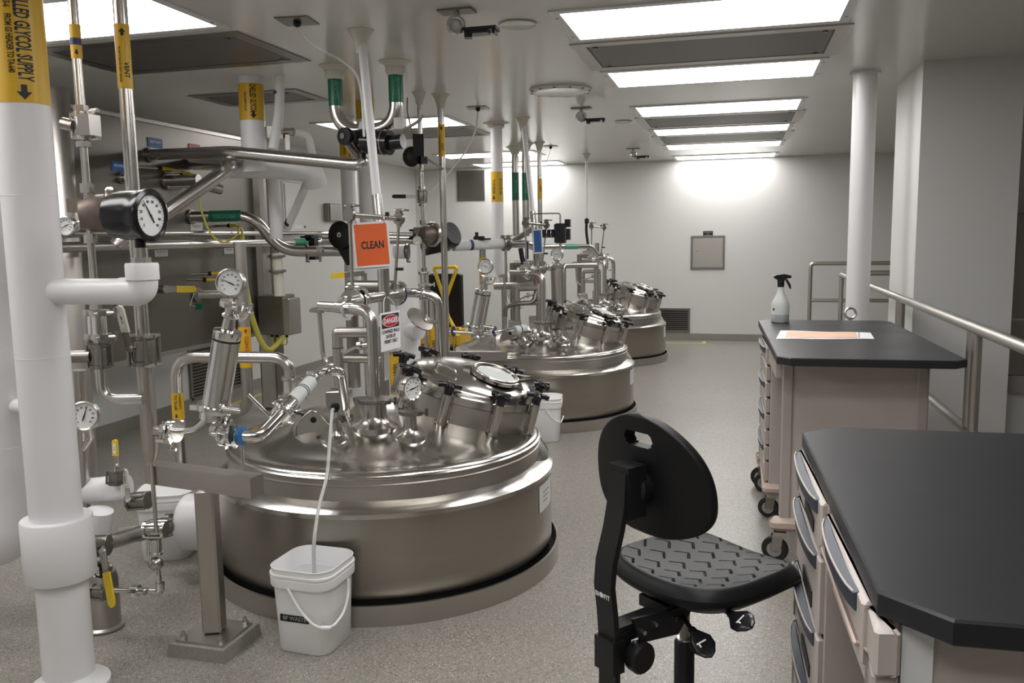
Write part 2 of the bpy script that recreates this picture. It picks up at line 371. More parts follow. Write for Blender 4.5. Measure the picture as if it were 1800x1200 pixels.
for (u, v), l, hose in (((522, 36), 'square grey ceiling plate with black plug near the pipework lights', [(523, 45), (541, 70), (556, 82), (575, 92)]), ((840, 189), 'square grey ceiling plate with a white hose dropping past the yellow banded pipe', [(840, 192), (838, 225), (822, 262), (795, 297), (755, 340)]), ((968, 257), 'square grey ceiling plate with thin cord above the second tank', [(968, 260), (964, 276), (960, 284), (955, 300)])):
    p = WZ(u, v, H); t = thing('ceiling_plate', l, 'plate', p)
    part(t, 'plate', MB().box(p+V((0, 0, -.003)), (.17, .17, .006), .12), 'steel_panel', smooth=False)
    part(t, 'plug', MB().sphere(p+V((0, 0, -.014)), .020), 'black')
    part(t, 'hose', MB().tube([p+V((0, 0, -.02))]+[W(a, b, p.y) for a, b in hose[1:]], .007 if hose[0][0] == 840 else .0025, .06, n=8), 'white_plastic')
for (u, v), g in (((803, 18), 0), ((1022, 190), 1), ((1113, 261), 2)):
    p = WZ(u, v, H); t = thing('inspection_light', ('black headed inspection light with steel ring hanging over the nearest tank', 'black headed inspection light with steel ring hanging by the round hatch', 'small black headed inspection light hanging close to the far wall')[g], 'lamp', p)
    part(t, 'mount_plate', MB().box(p+V((0, 0, -.005)), (.17, .10, .010)), 'steel_panel', smooth=False)
    part(t, 'arm', MB().cyl(p+V((0, 0, -.01)), p+V((0, 0, -.035)), .014), 'steel')
    rc_ = p+V((0, -.02, -.075)); nx = V((.35, -.93, -.1))
    part(t, 'ring', MB().lathe([(.028, -.02), (.042, -.02), (.046, -.01), (.046, .02), (.036, .024), (.028, .02), (.028, -.02)], rc_, nx, 36, False), 'steel')
    part(t, 'lens', MB().lathe([(.028, 0), (.02, .008), (.001, .011)], rc_, nx, 24), 'white_frost')
    hd = MB().box(p+V((.125, -.02, -.105)), (.17, .08, .016)).box(p+V((.062, -.02, -.122)), (.035, .05, .035), .2).box(p+V((.12, -.02, -.118)), (.09, .07, .016)).box(p+V((.195, -.02, -.118)), (.015, .06, .026))
    part(t, 'lamp_head', hd, 'black_gloss', smooth=False)
# ------------------------------------------------------------------ the three process tanks (one built, two copied)
TC = V((-1.70, 3.90, 0)); PITCH = 3.52
DA, DB = .80, .345
def domez(x, y): r2 = (x-TC.x)**2+(y-TC.y)**2; return DA-DB*r2
def on_dome(x, y): return V((x, y, domez(x, y)))
tank = thing('process_tank', 'large round stainless process tank with white bucket of waste standing at its foot', 'tank', TC, None)
part(tank, 'curb_ring', MB().lathe([(.866, 0), (.866, .09), (.853, .09), (.853, 0)], TC, n=120, cap=False), 'steel_brushed')
part(tank, 'gap_seal', MB().lathe([(.852, .002), (.852, .012), (.818, .012), (.818, .20)], TC, n=90, cap=False), 'black_rubber')
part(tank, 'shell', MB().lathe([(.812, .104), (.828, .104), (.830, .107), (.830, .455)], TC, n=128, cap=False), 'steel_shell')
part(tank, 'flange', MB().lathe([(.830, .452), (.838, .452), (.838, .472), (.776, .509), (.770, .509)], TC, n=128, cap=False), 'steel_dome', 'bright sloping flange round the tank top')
part(tank, 'band', MB().lathe([(.771, .509), (.771, .568), (.776, .572), (.776, .577), (.771, .581), (.771, .597)], TC, n=128, cap=False), 'steel_brushed')
kn = [(.771, .597), (.777, .601), (.777, .606), (.768, .611)]
for i in range(9):
    a = i/8*PI/2*.86; kn.append((.704+.064*math.cos(a), .606+.026*math.sin(a)))
part(tank, 'knuckle', MB().lathe(kn, TC, n=128, cap=False), 'steel_dome')
part(tank, 'dome', MB().lathe([(kn[-1][0], kn[-1][1])]+[(r, DA-DB*r*r) for r in [.70-.05*i for i in range(14)]+[.02, .001]], TC, n=96, cap=False), 'steel_dome')
# manway: tilted neck, domed lid, clamping knobs, sight glass
MC = V((-1.2755, 4.04, .927)); tn = math.radians(15); mn = V((math.sin(tn), 0, math.cos(tn))); m1 = V((math.cos(tn), 0, -math.sin(tn))); m2 = V((0, 1, 0))
def mp(a, b, h): return MC+m1*a+m2*b+mn*h
part(tank, 'manway_skirt', MB().lathe([(.334, -.215), (.342, -.232), (.362, -.250), (.395, -.268), (.435, -.290), (.470, -.320), (.49, -.36)], MC, mn, 80, False), 'steel_dome')
neck = part(tank, 'manway_neck', MB().lathe([(.335, -.26), (.335, -.104), (.338, -.102), (.338, -.098), (.33, -.096)], MC, mn, 80, False), 'steel_brushed')
lid = part(tank, 'manway_lid', MB().lathe([(.332, -.098), (.338, -.096), (.338, -.062), (.33, -.056)]+[(.33*math.cos(a), -.056+.085*math.sin(a)) for a in [PI/2*i/10 for i in range(1, 11)]], MC, mn, 80, False), 'steel_dome')
S0 = (.125, -.06)
def sp(h): return mp(S0[0], S0[1], h)
tl = (mn+m1*.10-m2*.06).normalized()
sg = part(tank, 'sight_port', MB().lathe([(.115, -.06), (.102, -.03), (.100, .012), (.118, .018), (.128, .02), (.128, .036), (.100, .040), (.096, .034)], sp(0), tl, 48, False), 'steel_dome')
part(sg, 'sight_glass', MB().lathe([(.098, .030), (.098, .034), (.001, .036)], sp(0), tl, 40), 'glass_sight', 'round clear sight glass')
part(sg, 'clamp_wire', MB().torus(sp(0)+tl*.040, tl, .112, .006, 40), 'steel')
part(sg, 'clamp_ear', MB().box(sp(0)+tl*.03-m1*.135-m2*.02, (.05, .03, .03), .2), 'steel_dark'); part(sg, 'clamp_ear', MB().box(sp(0)+tl*.03+m1*.13+m2*.05, (.10, .04, .012), .9), 'steel_dark'); part(sg, 'clamp_lever', MB().box(sp(0)+tl*.02+m1*.10+m2*.13, (.13, .03, .03), -.5), 'steel')
part(lid, 'lift_handle', MB().tube([mp(-.14, -.19, -.02), mp(-.14, -.19, .045), mp(-.02, -.235, .03), mp(-.02, -.235, -.03)], .006, .02).lathe([(.02, -.02), (.016, 0)], mp(-.02, -.235, -.012), mn, 12), 'steel')
part(lid, 'hinge', MB().box(mp(.05, .345, -.10), (.16, .05, .10), axes=(m1, m2, mn)).cyl(mp(-.06, .37, -.07), mp(.16, .37, -.07), .018), 'steel_brushed')
def knob_geo(a):
    d = m1*math.cos(a)+m2*math.sin(a); c = MC+d*.365; post = MB().cyl(c+mn*-.205, c+mn*-.052, .024, n=16).box(c-d*.02+mn*-.15, (.03, .055, .09), axes=(d, mn.cross(d), mn))
    for s_ in (-1, 1): post.cyl(c+mn*-.185+mn.cross(d)*.026*s_, c+mn*-.185+mn.cross(d)*.034*s_, .008, n=8)
    kb = MB().lathe([(.020, -.055), (.023, -.03), (.026, -.008), (.018, .006), (.001, .008)], c, mn, 16)
    for k in range(4):
        w = a+k*PI/2+.5; e = m1*math.cos(w)+m2*math.sin(w)
        kb.tube([c+mn*-.010, c+mn*-.008+e*.035, c+mn*-.012+e*.056], .0135, .01, n=10)
    return post, kb
for i in range(9):
    po, kb = knob_geo(math.radians(-90+40*i))
    pp = part(tank, 'clamp_post', po, 'steel'); part(pp, 'hand_knob', kb, 'black_gloss', 'black four-lobed hand knob')
# nozzles on the dome
def clamp(mb, c, ax, r, h=.018, wing=None):
    x, y, z = frame(ax); c = V(c)
    mb.lathe([(r*.95, -h/2), (r+.012, -h/2), (r+.014, 0), (r+.012, h/2), (r*.95, h/2)], c, ax, 24)
    w = V(wing).normalized() if wing else x
    w = (w-z*w.dot(z)).normalized(); q = z.cross(w)
    mb.box(c+w*(r+.02), (.022, .03, h*1.0), axes=(w, q, z)); mb.cyl(c+w*(r+.022)-q*.03, c+w*(r+.022)+q*.045, .005, n=8)
    mb.box(c+w*(r+.022)+q*.048, (.010, .010, .034), axes=(w, q, z)); mb.box(c-w*(r+.016), (.014, .02, h*.8), axes=(w, q, z))
    return mb
def nozzle(x, y, r, h, name='nozzle', capped=False, flare=2.1):
    b = on_dome(x, y); z = V((0, 0, 1))
    m = MB().lathe([(r*flare*1.04, -.045), (r*flare, -.006), (r*1.5, .006), (r*1.12, .022), (r, .04), (r, h), (r*1.35, h+.004), (r*1.35, h+.010)], b, z, 28)
    o = part(tank, name, m, 'steel'); c = clamp(MB(), b+z*(h+.014), z, r*1.25, .018, (1, -.5, 0)); part(o, 'clamp', c, 'steel_dark')
    if capped: part(o, 'cap', MB().lathe([(r*1.3, 0), (r*1.3, .008), (.001, .012)], b+z*(h+.02), z, 20), 'chrome')
    return b+z*(h+.024)
NA = nozzle(-1.60, 3.545, .052, .095); NG = nozzle(-1.417, 3.513, .030, .085, flare=2.6); NT = nozzle(-1.736, 3.417, .026, .065, flare=2.8)
NB = nozzle(-1.62, 4.50, .05, .10); NL = nozzle(-2.30, 4.02, .045, .085)
# lifting lug: bent rod over a triangular plate
lb = on_dome(-1.875, 3.47); e = V((.80, .35, 0)).normalized(); zz = V((0, 0, 1))
lug = part(tank, 'lifting_lug', MB().prism([(-.075, -.02), (.075, -.02), (.075, .01), (.02, .085), (-.015, .085), (-.075, .03)], lb, e, zz, .016).tube([lb-e*.085+zz*-.02, lb-e*.08+zz*.035, lb+e*.0+zz*.10, lb+e*.085+zz*-.005], .006, .03), 'steel_dome')
part(lug, 'eye_hole', MB().cyl(lb+zz*.05-e.cross(zz)*.0095, lb+zz*.05+e.cross(zz)*.0095, .014), 'black')
# rating sticker curved on the shell
def sticker(tk, a0, a1, z0, z1, m, r=.8315, n=8, name='sticker', lab=None):
    mb = MB(); vs = []
    for i in range(n+1):
        a = a0+(a1-a0)*i/n; vs += [(TC.x+r*math.cos(a), TC.y+r*math.sin(a), z0), (TC.x+r*math.cos(a), TC.y+r*math.sin(a), z1)]
    mb.add(vs, [(2*i, 2*i+2, 2*i+3, 2*i+1) for i in range(n)]); return part(tk, name, mb, m, lab)
sticker(tank, -.16, .10, .30, .43, 'paper', lab='white paper rating sticker')
st = MB()
for k in range(3): st.add([(TC.x+.833*math.cos(a), TC.y+.833*math.sin(a), .385-.022*k+d) for a in (-.10, .02-.02*k) for d in (0, .006)], [(0, 2, 3, 1)])
part(tank, 'print_marks', st, 'ink_grey', smooth=False)
t2 = copy_tree(tank, None, (0, PITCH, 0)); t2['label'] = 'middle stainless process tank with a white bucket against its curb'
t3 = copy_tree(tank, None, (0, 2*PITCH, 0)); t3['label'] = 'farthest stainless process tank standing near the far wall louver'
# ------------------------------------------------------------------ black topped work tables
class Loc:
    def __init__(s, o, rz): s.o = V(o); s.rz = rz; s.ex = V((math.cos(rz), math.sin(rz), 0)); s.ey = V((-math.sin(rz), math.cos(rz), 0)); s.ez = V((0, 0, 1))
    def __call__(s, x, y, z): return s.o+s.ex*x+s.ey*y+s.ez*z
    def box(s, mb, x0, x1, y0, y1, z0, z1, bev=0):
        c = s((x0+x1)/2, (y0+y1)/2, (z0+z1)/2)
        return mb.bbox(c, (x1-x0, y1-y0, z1-z0), bev, s.rz) if bev else mb.box(c, (x1-x0, y1-y0, z1-z0), s.rz)
def table_top(L, w, d, ch, z1, th, par):
    pts = [(ch, 0), (w-ch, 0), (w, ch), (w, d-ch), (w-ch, d), (ch, d), (0, d-ch), (0, ch)]
    rings = []
    for k, z in ((.003, z1-th), (0, z1-th+.003), (0, z1-.004), (.004, z1)):
        cx, cy = w/2, d/2; rings.append([L(cx+(x-cx)*(1-2*k/w), cy+(y-cy)*(1-2*k/d), z) for x, y in pts])
    return part(par, 'worktop', MB().loft(rings), 'counter_black', 'black stone-look worktop with clipped corners', smooth=False)
def bow_handle(L, par, y0, y1, z, x=0, depth=.015, h=.030):
    # bowed pull: blue grey curved face in a beige edge
    n = 12; rings = []; mb = MB(); ed = MB()
    pts = [(y0+(y1-y0)*i/n, -depth*math.sin(PI*i/n)**.6) for i in range(n+1)]
    rings = [[L(x+px-.003, y, z-h), L(x+px*1.0-.006, y, z), L(x+px*.3+.004, y, z+.004), L(x+.004, y, z-h)] for y, px in pts]
    o = part(par, 'pull', mb.loft(rings), 'handle_blue', 'blue-grey bowed drawer pull')
    ed.tube([L(x+px-.006, y, z+.003) for y, px in pts], .0022, 0, n=6); part(o, 'pull_edge', ed, 'cabinet')
    return o
def caster(L, par, x, y, r=.055):
    c = part(par, 'caster', L.box(MB(), x-.03, x+.03, y-.035, y+.035, 2*r+.004, 2*r+.028).beam(L(x-.01, y-.028, 2*r+.01), L(x-.02, y-.03, r), .006, .05).beam(L(x-.01, y+.028, 2*r+.01), L(x-.02, y+.03, r), .006, .05), 'steel')
    wx = (L.ex*.30+L.ey*.95).normalized()
    part(c, 'wheel', MB().lathe([(r*.55, -.016), (r*.95, -.014), (r, -.008), (r, .008), (r*.95, .014), (r*.55, .016)], L(x-.02, y, r), wx, 24), 'black_rubber')
    part(c, 'hub', MB().lathe([(r*.56, -.0175), (r*.56, .0175)], L(x-.02, y, r), wx, 20), 'ink_grey')
TZ = 1.05
# far table: open frame with end panel, rolling drawer pedestal under it
L = Loc((.183, 3.885, 0), math.radians(1.5))
t = thing('work_table', 'black topped work table holding the spray bottle and peach paper', 'table', L(.39, .85, 0))
table_top(L, .78, 1.72, .055, TZ, .036, t)
L.box(e_ := MB(), .075, .66, .30, .335, .20, TZ-.036); part(t, 'end_panel', e_, 'cabinet', smooth=False)
for x in (.045, .64):
    part(t, 'leg', L.box(MB(), x, x+.05, .285, .34, .20, TZ-.036, .006), 'cabinet_trim')
    part(t, 'leg', L.box(MB(), x, x+.05, 1.55, 1.61, .20, TZ-.036, .006), 'cabinet_trim')
for y in (.31, 1.58):
    part(t, 'foot_rail', L.box(MB(), .0, .72, y-.05, y+.05, .160, .225, .02), 'cabinet_pink')
    for x in (.05, .66): caster(L, t, x, y-.01, .064)
part(t, 'apron', L.box(L.box(MB(), .02, .05, .36, .92, TZ-.15, TZ-.036), .60, .63, .34, 1.56, TZ-.12, TZ-.036), 'cabinet', smooth=False)
# rolling pedestal
t = thing('drawer_pedestal', 'beige rolling drawer pedestal parked under the table with the spray bottle', 'drawer unit', L(.26, 1.22, 0))
part(t, 'body', L.box(MB(), .035, .50, .93, 1.50, .20, TZ-.06, .004), 'cabinet')
part(t, 'base', L.box(MB(), .0, .52, .90, 1.53, .145, .205, .02), 'cabinet_pink')
zs = [.21, .33, .42, .51, .60, .69, .78, .87, .975]
for i in range(8):
    d = part(t, 'drawer', L.box(MB(), .008, .035, .945, 1.485, zs[i]+.004, zs[i+1]-.004, .006), 'cabinet')
    if i in (1, 3, 5, 7): bow_handle(L, d, 1.0, 1.44, zs[i+1]-.012, .008, .014, .03)
for x in (.06, .46):
    for y in (.97, 1.46): caster(L, t, x, y, .058)
# near table
L = Loc((.222, 1.262, 0), math.radians(1.9))
t = thing('work_table', 'large bare black topped work table beside the black lab chair', 'table', L(.45, .6, 0))
table_top(L, .785, 1.245, .085, TZ, .04, t)
part(t, 'end_panel', L.box(MB(), .045, .755, .09, .12, .05, TZ-.04, .004), 'cabinet')
part(t, 'back_panel', L.box(MB(), .045, .755, 1.16, 1.18, .05, TZ-.04), 'cabinet', smooth=False)
part(t, 'corner_post', L.box(MB(), .035, .08, .075, .10, .05, TZ-.04), 'white_plastic', smooth=False)
part(t, 'leg', L.box(MB(), -.008, .03, .062, .125, .03, .925, .005), 'cabinet_trim')
part(t, 'leg_bracket', L.box(MB(), -.010, .028, .045, .14, .928, TZ-.045, .006), 'cabinet')
part(t, 'upright', L.box(MB(), .0, .45, .612, .64, .05, TZ-.04), 'cabinet_trim', smooth=False)
part(t, 'cabinet_body', L.box(MB(), .012, .47, .655, 1.155, .06, TZ-.045), 'cabinet_trim', smooth=False)
zd = [(.885, 1.005), (.70, .875), (.525, .69), (.30, .515), (.08, .29)]
for i, (a, b) in enumerate(zd):
    d = part(t, 'drawer', L.box(MB(), -.012, .012, .66, 1.15, a, b, .005), 'cabinet')
    bow_handle(L, d, .70, 1.13, b-.006, -.012)
    part(d, 'label_slot', L.box(MB(), -.0145, -.011, .76, .93, a+.02, a+.05 if i != 1 else a+.06), 'ink', smooth=False)
d = part(t, 'pencil_drawer', L.box(MB(), -.012, .012, .145, .60, .895, 1.005, .005), 'cabinet')
bow_handle(L, d, .19, .56, 1.0, -.012)
part(d, 'ledge', L.box(MB(), -.022, -.011, .15, .595, .925, .935, .003), 'cabinet_pink')
part(t, 'knee_rail', L.box(MB(), .012, .04, .14, .61, .83, .90), 'cabinet', smooth=False)
# papers on the far table
p0 = WZ(1366, 589, TZ); 
def sheet(name, lab, quad, m, z, cat='paper', sub=None):
    mb = MB(); n = 14; a, b, c, d = [V(q) for q in quad]; top = []; bot = []
    for i in range(n+1):
        for j in range(3):
            s, q = i/n, j/2; p = (a*(1-s)+b*s)*(1-q)+(d*(1-s)+c*s)*q
            top.append(V((p.x, p.y, z+.0012*math.sin(s*9)+.0016)))
    mb.add(top, [(i*3+j, i*3+j+1, i*3+j+4, i*3+j+3) for i in range(n) for j in range(2)])
    mb.add([p-V((0, 0, .0012)) for p in top], [(i*3+j+3, i*3+j+4, i*3+j+1, i*3+j) for i in range(n) for j in range(2)])
    return mb
q = [WZ(u, v, TZ) for u, v in ((1364, 596), (1537, 596), (1530, 585), (1372, 581))]
t = thing('paper_strip', 'long white and peach printed paper lying on the black table', 'paper', (q[0]+q[1]+q[2]+q[3])/4)
part(t, 'sheet', sheet('', '', q, 'paper', TZ), 'paper')
q = [WZ(u, v, TZ) for u, v in ((1380, 594), (1508, 594.5), (1504, 584.5), (1384, 582.5))]
part(t, 'print_block', sheet('', '', q, 'paper', TZ+.0012), 'paper_peach', 'peach printed area')
q = [WZ(u, v, TZ) for u, v in ((1508.5, 594.5), (1511.5, 594.5), (1511, 584.8), (1508.5, 584.8))]
part(t, 'print_bar', sheet('', '', q, 'paper', TZ+.0014), 'purple')
# spray bottle
b = WZ(1371, 566, TZ)+V((0, 0, 0)); t = thing('spray_bottle', 'white plastic spray bottle with black trigger standing on black table', 'spray bottle', b); zz = V((0, 0, 1))
part(t, 'bottle', MB().lathe([(.040, 0), (.052, .004), (.053, .012), (.053, .105), (.050, .125), (.034, .155), (.022, .185), (.017, .215), (.017, .225)], b, zz, 32), 'white_frost')
part(t, 'liquid', MB().lathe([(.0535, .004), (.0537, .05), (.001, .05)], b, zz, 32), 'water')
part(t, 'collar', MB().lathe([(.020, .218), (.021, .250), (.016, .256)], b, zz, 20), 'black')
ex, ey = V((.985, .17, 0)), V((0, 0, 1))
part(t, 'trigger_head', MB().prism([(-.042, .285), (-.040, .272), (-.02, .262), (-.018, .25), (.018, .25), (.022, .268), (.058, .272), (.060, .287), (.02, .297), (-.03, .292)], b, ex, ey, .03), 'black')
part(t, 'trigger', MB().prism([(.022, .268), (.036, .266), (.058, .232), (.062, .205), (.054, .207), (.042, .232)], b, ex, ey, .014), 'black')
part(t, 'sticker', MB().add([b+V((.0538*math.cos(a), .0538*math.sin(a), z)) for a in (3.1, 3.4, 3.7, 4.0) for z in (.02, .085)], [(0, 2, 3, 1), (2, 4, 5, 3), (4, 6, 7, 5)]), 'paper')
part(t, 'sticker_mark', MB().cyl(b+V((.0535*math.cos(3.85), .0535*math.sin(3.85), .082)), b+V((.0545*math.cos(3.85), .0545*math.sin(3.85), .082)), .008, n=12), 'ink')
# ------------------------------------------------------------------ lab chair
ca = math.radians(50); CB = V((-.118, 2.20, 0)); cf = V((math.cos(ca), math.sin(ca), 0)); cs = V((math.sin(ca), -math.cos(ca), 0)); cz = V((0, 0, 1))
def cp_(f, s, z): return CB+cf*f+cs*s+cz*z
t = thing('lab_chair', 'black polyurethane lab chair with slotted backrest and chevron patterned seat', 'chair', CB)
SZ = .725; SW, SD, SF = .212, .222, .075
def seat_pt(a, rho):
    ca_, sa_ = math.cos(a), math.sin(a); n = 3.4; k = (abs(ca_)**n+abs(sa_)**n)**(-1/n); return rho*k*ca_*SD, rho*k*sa_*SW
def seat_h(f, s):
    x, y = f/SD, s/SW; e = max(abs(x), abs(y)); rr = (abs(x)**3.4+abs(y)**3.4)**(1/3.4)
    h = .020*y*y-.012*(1-min(1, y*y))*(1-.5*max(0, min(1, (x+.2)/1.0))**2)+.02*max(0, -x-.2)**2*2.0-.030*max(0, x-.35)**2*1.6
    if rr > .86: h -= .035*((rr-.86)/.14)**2.2
    return h
def groove(f, s):
    # chevron grooves in offset rows
    if (abs(f/SD)**3.4+abs(s/SW)**3.4)**(1/3.4) > .87: return 0
    pf, ps = .058, .074; row = math.floor(f/pf+.5); ds = s+(row % 2)*ps/2; ds = ds-ps*math.floor(ds/ps+.5); df = f-row*pf
    line = df-(.020-abs(ds)*.95)+.004
    if abs(ds) < ps*.37 and abs(line) < .0030: return -.0032
    return 0
n = 230; mb = MB(); vs = []; fs = []; idx = {}
N1, N2 = 200, 200
for i in range(N1+1):
    for j in range(N2+1):
        u, v = 2*i/N1-1, 2*j/N2-1
        # square to superellipse map
        m_ = max(abs(u), abs(v)); 
        if m_ < 1e-6: f = s = 0
        else:
            a = math.atan2(v, u); f, s = seat_pt(a, m_)
        vs.append(cp_(SF+f, s, SZ+seat_h(f, s)+groove(f, s)))
W_ = N2+1
for i in range(N1):
    for j in range(N2): fs.append((i*W_+j, (i+1)*W_+j, (i+1)*W_+j+1, i*W_+j+1))
mb.add(vs, fs)
rings = []
for rho, dz in ((1, -.035), (1.006, -.043), (.98, -.054), (.86, -.060), (.4, -.061)):
    rings.append([cp_(SF+seat_pt(2*PI*k/96, rho)[0], seat_pt(2*PI*k/96, rho)[1], SZ+seat_h(*seat_pt(2*PI*k/96, 1))+.035+dz if rho > .9 else SZ-.03+dz+.035) for k in range(96)])
mb.loft(rings[:3]+[[p for p in rings[3]], rings[4]], True)
part(t, 'seat', mb, 'chair_black', 'black seat moulded with chevron grooves', sharp=50)
# backrest: curved shield with a hand slot, built from an outline grid
BZ, BR = .845, .55
def back_pt(s, z, off):
    a = s/BR; return cp_(-.150+BR*(1-math.cos(a))*.9+(z-.17)*-.10+off*math.cos(a), BR*math.sin(a)-off*math.sin(a), BZ+z)
def half_w(z):
    # half width of the shield at height z (0..0.315)
    q = z/.315
    if q < 0 or q > 1: return 0
    if q < .40: return .208*max(.0004, 1-((.40-q)/.40)**2.6)**.50
    return .208*max(.0004, 1-((q-.40)/.60)**2.2)**.60
nz, ns = 84, 76; front = []; back = []; vs = []; fs = []
slot = lambda s, z: max(0, abs(s)-.028)**2+(z-.252)**2 < .0195**2
for k in range(nz+1):
    z = .315*k/nz; hw = half_w(z)
    for j in range(ns+1):
        q = 2*j/ns-1; s = q*hw; edge = min(1, (1-abs(q))*hw/.012, z/.010+.15, (.315-z)/.010+.15); th = .017*math.sqrt(max(.03, 1-(1-max(0, min(1, edge)))**2))
        vs.append((back_pt(s, z, th), back_pt(s, z, -th), s, z))
G = ns+1; mb = MB(); F = [v[0] for v in vs]; B = [v[1] for v in vs]; mb.add(F+B, []); o = len(F); cell = {}
for k in range(nz):
    for j in range(ns):
        ids = (k*G+j, k*G+j+1, (k+1)*G+j+1, (k+1)*G+j); sm = sum(vs[i][2] for i in ids)/4; zm = sum(vs[i][3] for i in ids)/4
        cell[k, j] = not slot(sm, zm)
for (k, j), on in cell.items():
    if not on: continue
    a, b, c, d = k*G+j, k*G+j+1, (k+1)*G+j+1, (k+1)*G+j
    mb.f.append((a, b, c, d)); mb.f.append((o+d, o+c, o+b, o+a))
    for (kk, jj), (p, q) in (((k-1, j), (a, b)), ((k+1, j), (c, d)), ((k, j-1), (d, a)), ((k, j+1), (b, c))):
        if not cell.get((kk, jj), False): mb.f.append((q, p, o+p, o+q))
part(t, 'backrest', mb, 'chair_black', 'black shield-shaped backrest with a hand slot', sharp=60)
part(t, 'back_mount', MB().lathe([(.045, 0), (.045, .03), (.03, .045)], back_pt(0, .13, -.015), -cf, 20).box(cp_(-.21, 0, BZ+.13), (.06, .075, .13), ca), 'black')
# spine: flat bar, cranked
def ribbon(pts, w, th, name, m, par=t):
    mb = MB(); rings = []
    for i, p in enumerate(pts):
        a = V(pts[max(i-1, 0)]); b = V(pts[min(i+1, len(pts)-1)]); tg = (b-a).normalized(); nn = cs.cross(tg).normalized()
        rings.append([V(p)+cs*w/2*sx+nn*th/2*sn for sx, sn in ((-1, -1), (1, -1), (1, 1), (-1, 1))])
    return part(par, name, mb.loft(rings), m)
sp_ = ribbon([cp_(-.235, 0, BZ+.18), cp_(-.24, 0, BZ+.10), cp_(-.253, 0, BZ+.04), cp_(-.278, 0, BZ-.04), cp_(-.284, 0, BZ-.10), cp_(-.275, 0, BZ-.17), cp_(-.268, 0, BZ-.26), cp_(-.268, 0, BZ-.43), cp_(-.269, 0, BZ-.46)], .062, .016, 'spine', 'black')
part(t, 'spine_sleeve', MB().box(cp_(-.268, 0, .565), (.038, .070, .085), ca), 'black', smooth=False)
text(sp_, 'BI\u25CFFIT', .018, cp_(-.2905, 0, BZ-.125), cs, (cz-cf*.1), 'ink_white')
part(t, 'mechanism', MB().box(cp_(-.02, 0, .648), (.20, .10, .03), ca).box(cp_(-.15, 0, .615), (.22, .05, .042), ca).box(cp_(-.24, 0, .585), (.04, .055, .07), ca).prism([(-.09, -.03), (.04, -.045), (.10, .02), (-.12, .04)], cp_(-.12, .05, .625), cf, cz, .008), 'black')
sc_ = MB()
for f, s, z in ((-.21, .054, .625), (-.17, .054, .635), (-.23, .045, .60), (-.10, .054, .63), (-.22, .04, .57)): sc_.cyl(cp_(f, s, z), cp_(f, s+.012, z), .006, n=8)
part(t, 'screws', sc_, 'steel')
part(t, 'tilt_knob', MB().lathe([(.036+.003*(i % 2), 0) for i in range(1)]+[(.040, .006), (.040, .03), (.034, .036), (.001, .037)], cp_(-.215, .035, .560), cs, 18), 'black')
part(t, 'gas_lift', MB().cyl(cp_(0, 0, .42), cp_(0, 0, .655), .0135, n=20), 'steel_dark')
part(t, 'column', MB().lathe([(.027, .10), (.027, .515), (.022, .522)], CB, n=28), 'black')
part(t, 'collar', MB().lathe([(.022, .518), (.020, .526), (.014, .526)], CB, n=24), 'steel')
for a, b in ((W(1182, 1058, 2.17), W(1219, 1110, 2.06)), (W(1240, 1052, 2.17), W(1287, 1081, 2.04))):
    d = (b-a).normalized(); lv = part(t, 'lever', MB().tube([a, b], .006, n=8), 'black')
    nn = (EYE-b)+V((0, 0, .6)); nn = (nn-d*nn.dot(d)).normalized(); w = d.cross(nn)
    part(lv, 'paddle', MB().loft([[b+d*k+w*(hw*math.cos(q))+nn*(ht*math.sin(q)) for q in [2*PI*i/14 for i in range(14)]] for k, hw, ht in ((-.01, .010, .009), (.004, .012, .010), (.01, .016, .009), (.035, .030, .008), (.065, .029, .007), (.09, .016, .005), (.098, .004, .003))]), 'black_gloss')
    part(lv, 'paddle_mark', MB().box(b+d*.05+nn*.0078, (.004, .026, .001), axes=(d, w, nn)).box(b+d*.056+nn*.0078+w*.008, (.016, .004, .001), axes=(d, w, nn)), 'ink_white', smooth=False)
for i in range(5):
    a = 2*PI*i/5+.3; e = V((math.cos(a), math.sin(a), 0)); lg = part(t, 'base_leg', MB().loft([[CB+e*r+e.cross(cz)*w*q+cz*z for q, z in ((-1, z0), (1, z0), (1, z1), (-1, z1))] for r, w, z0, z1 in ((.02, .03, .09, .13), (.28, .016, .085, .105))]), 'black')
    part(lg, 'glide', MB().lathe([(.03, 0), (.03, .012), (.012, .02), (.012, .09)], CB+e*.27, n=16), 'black_rubber')
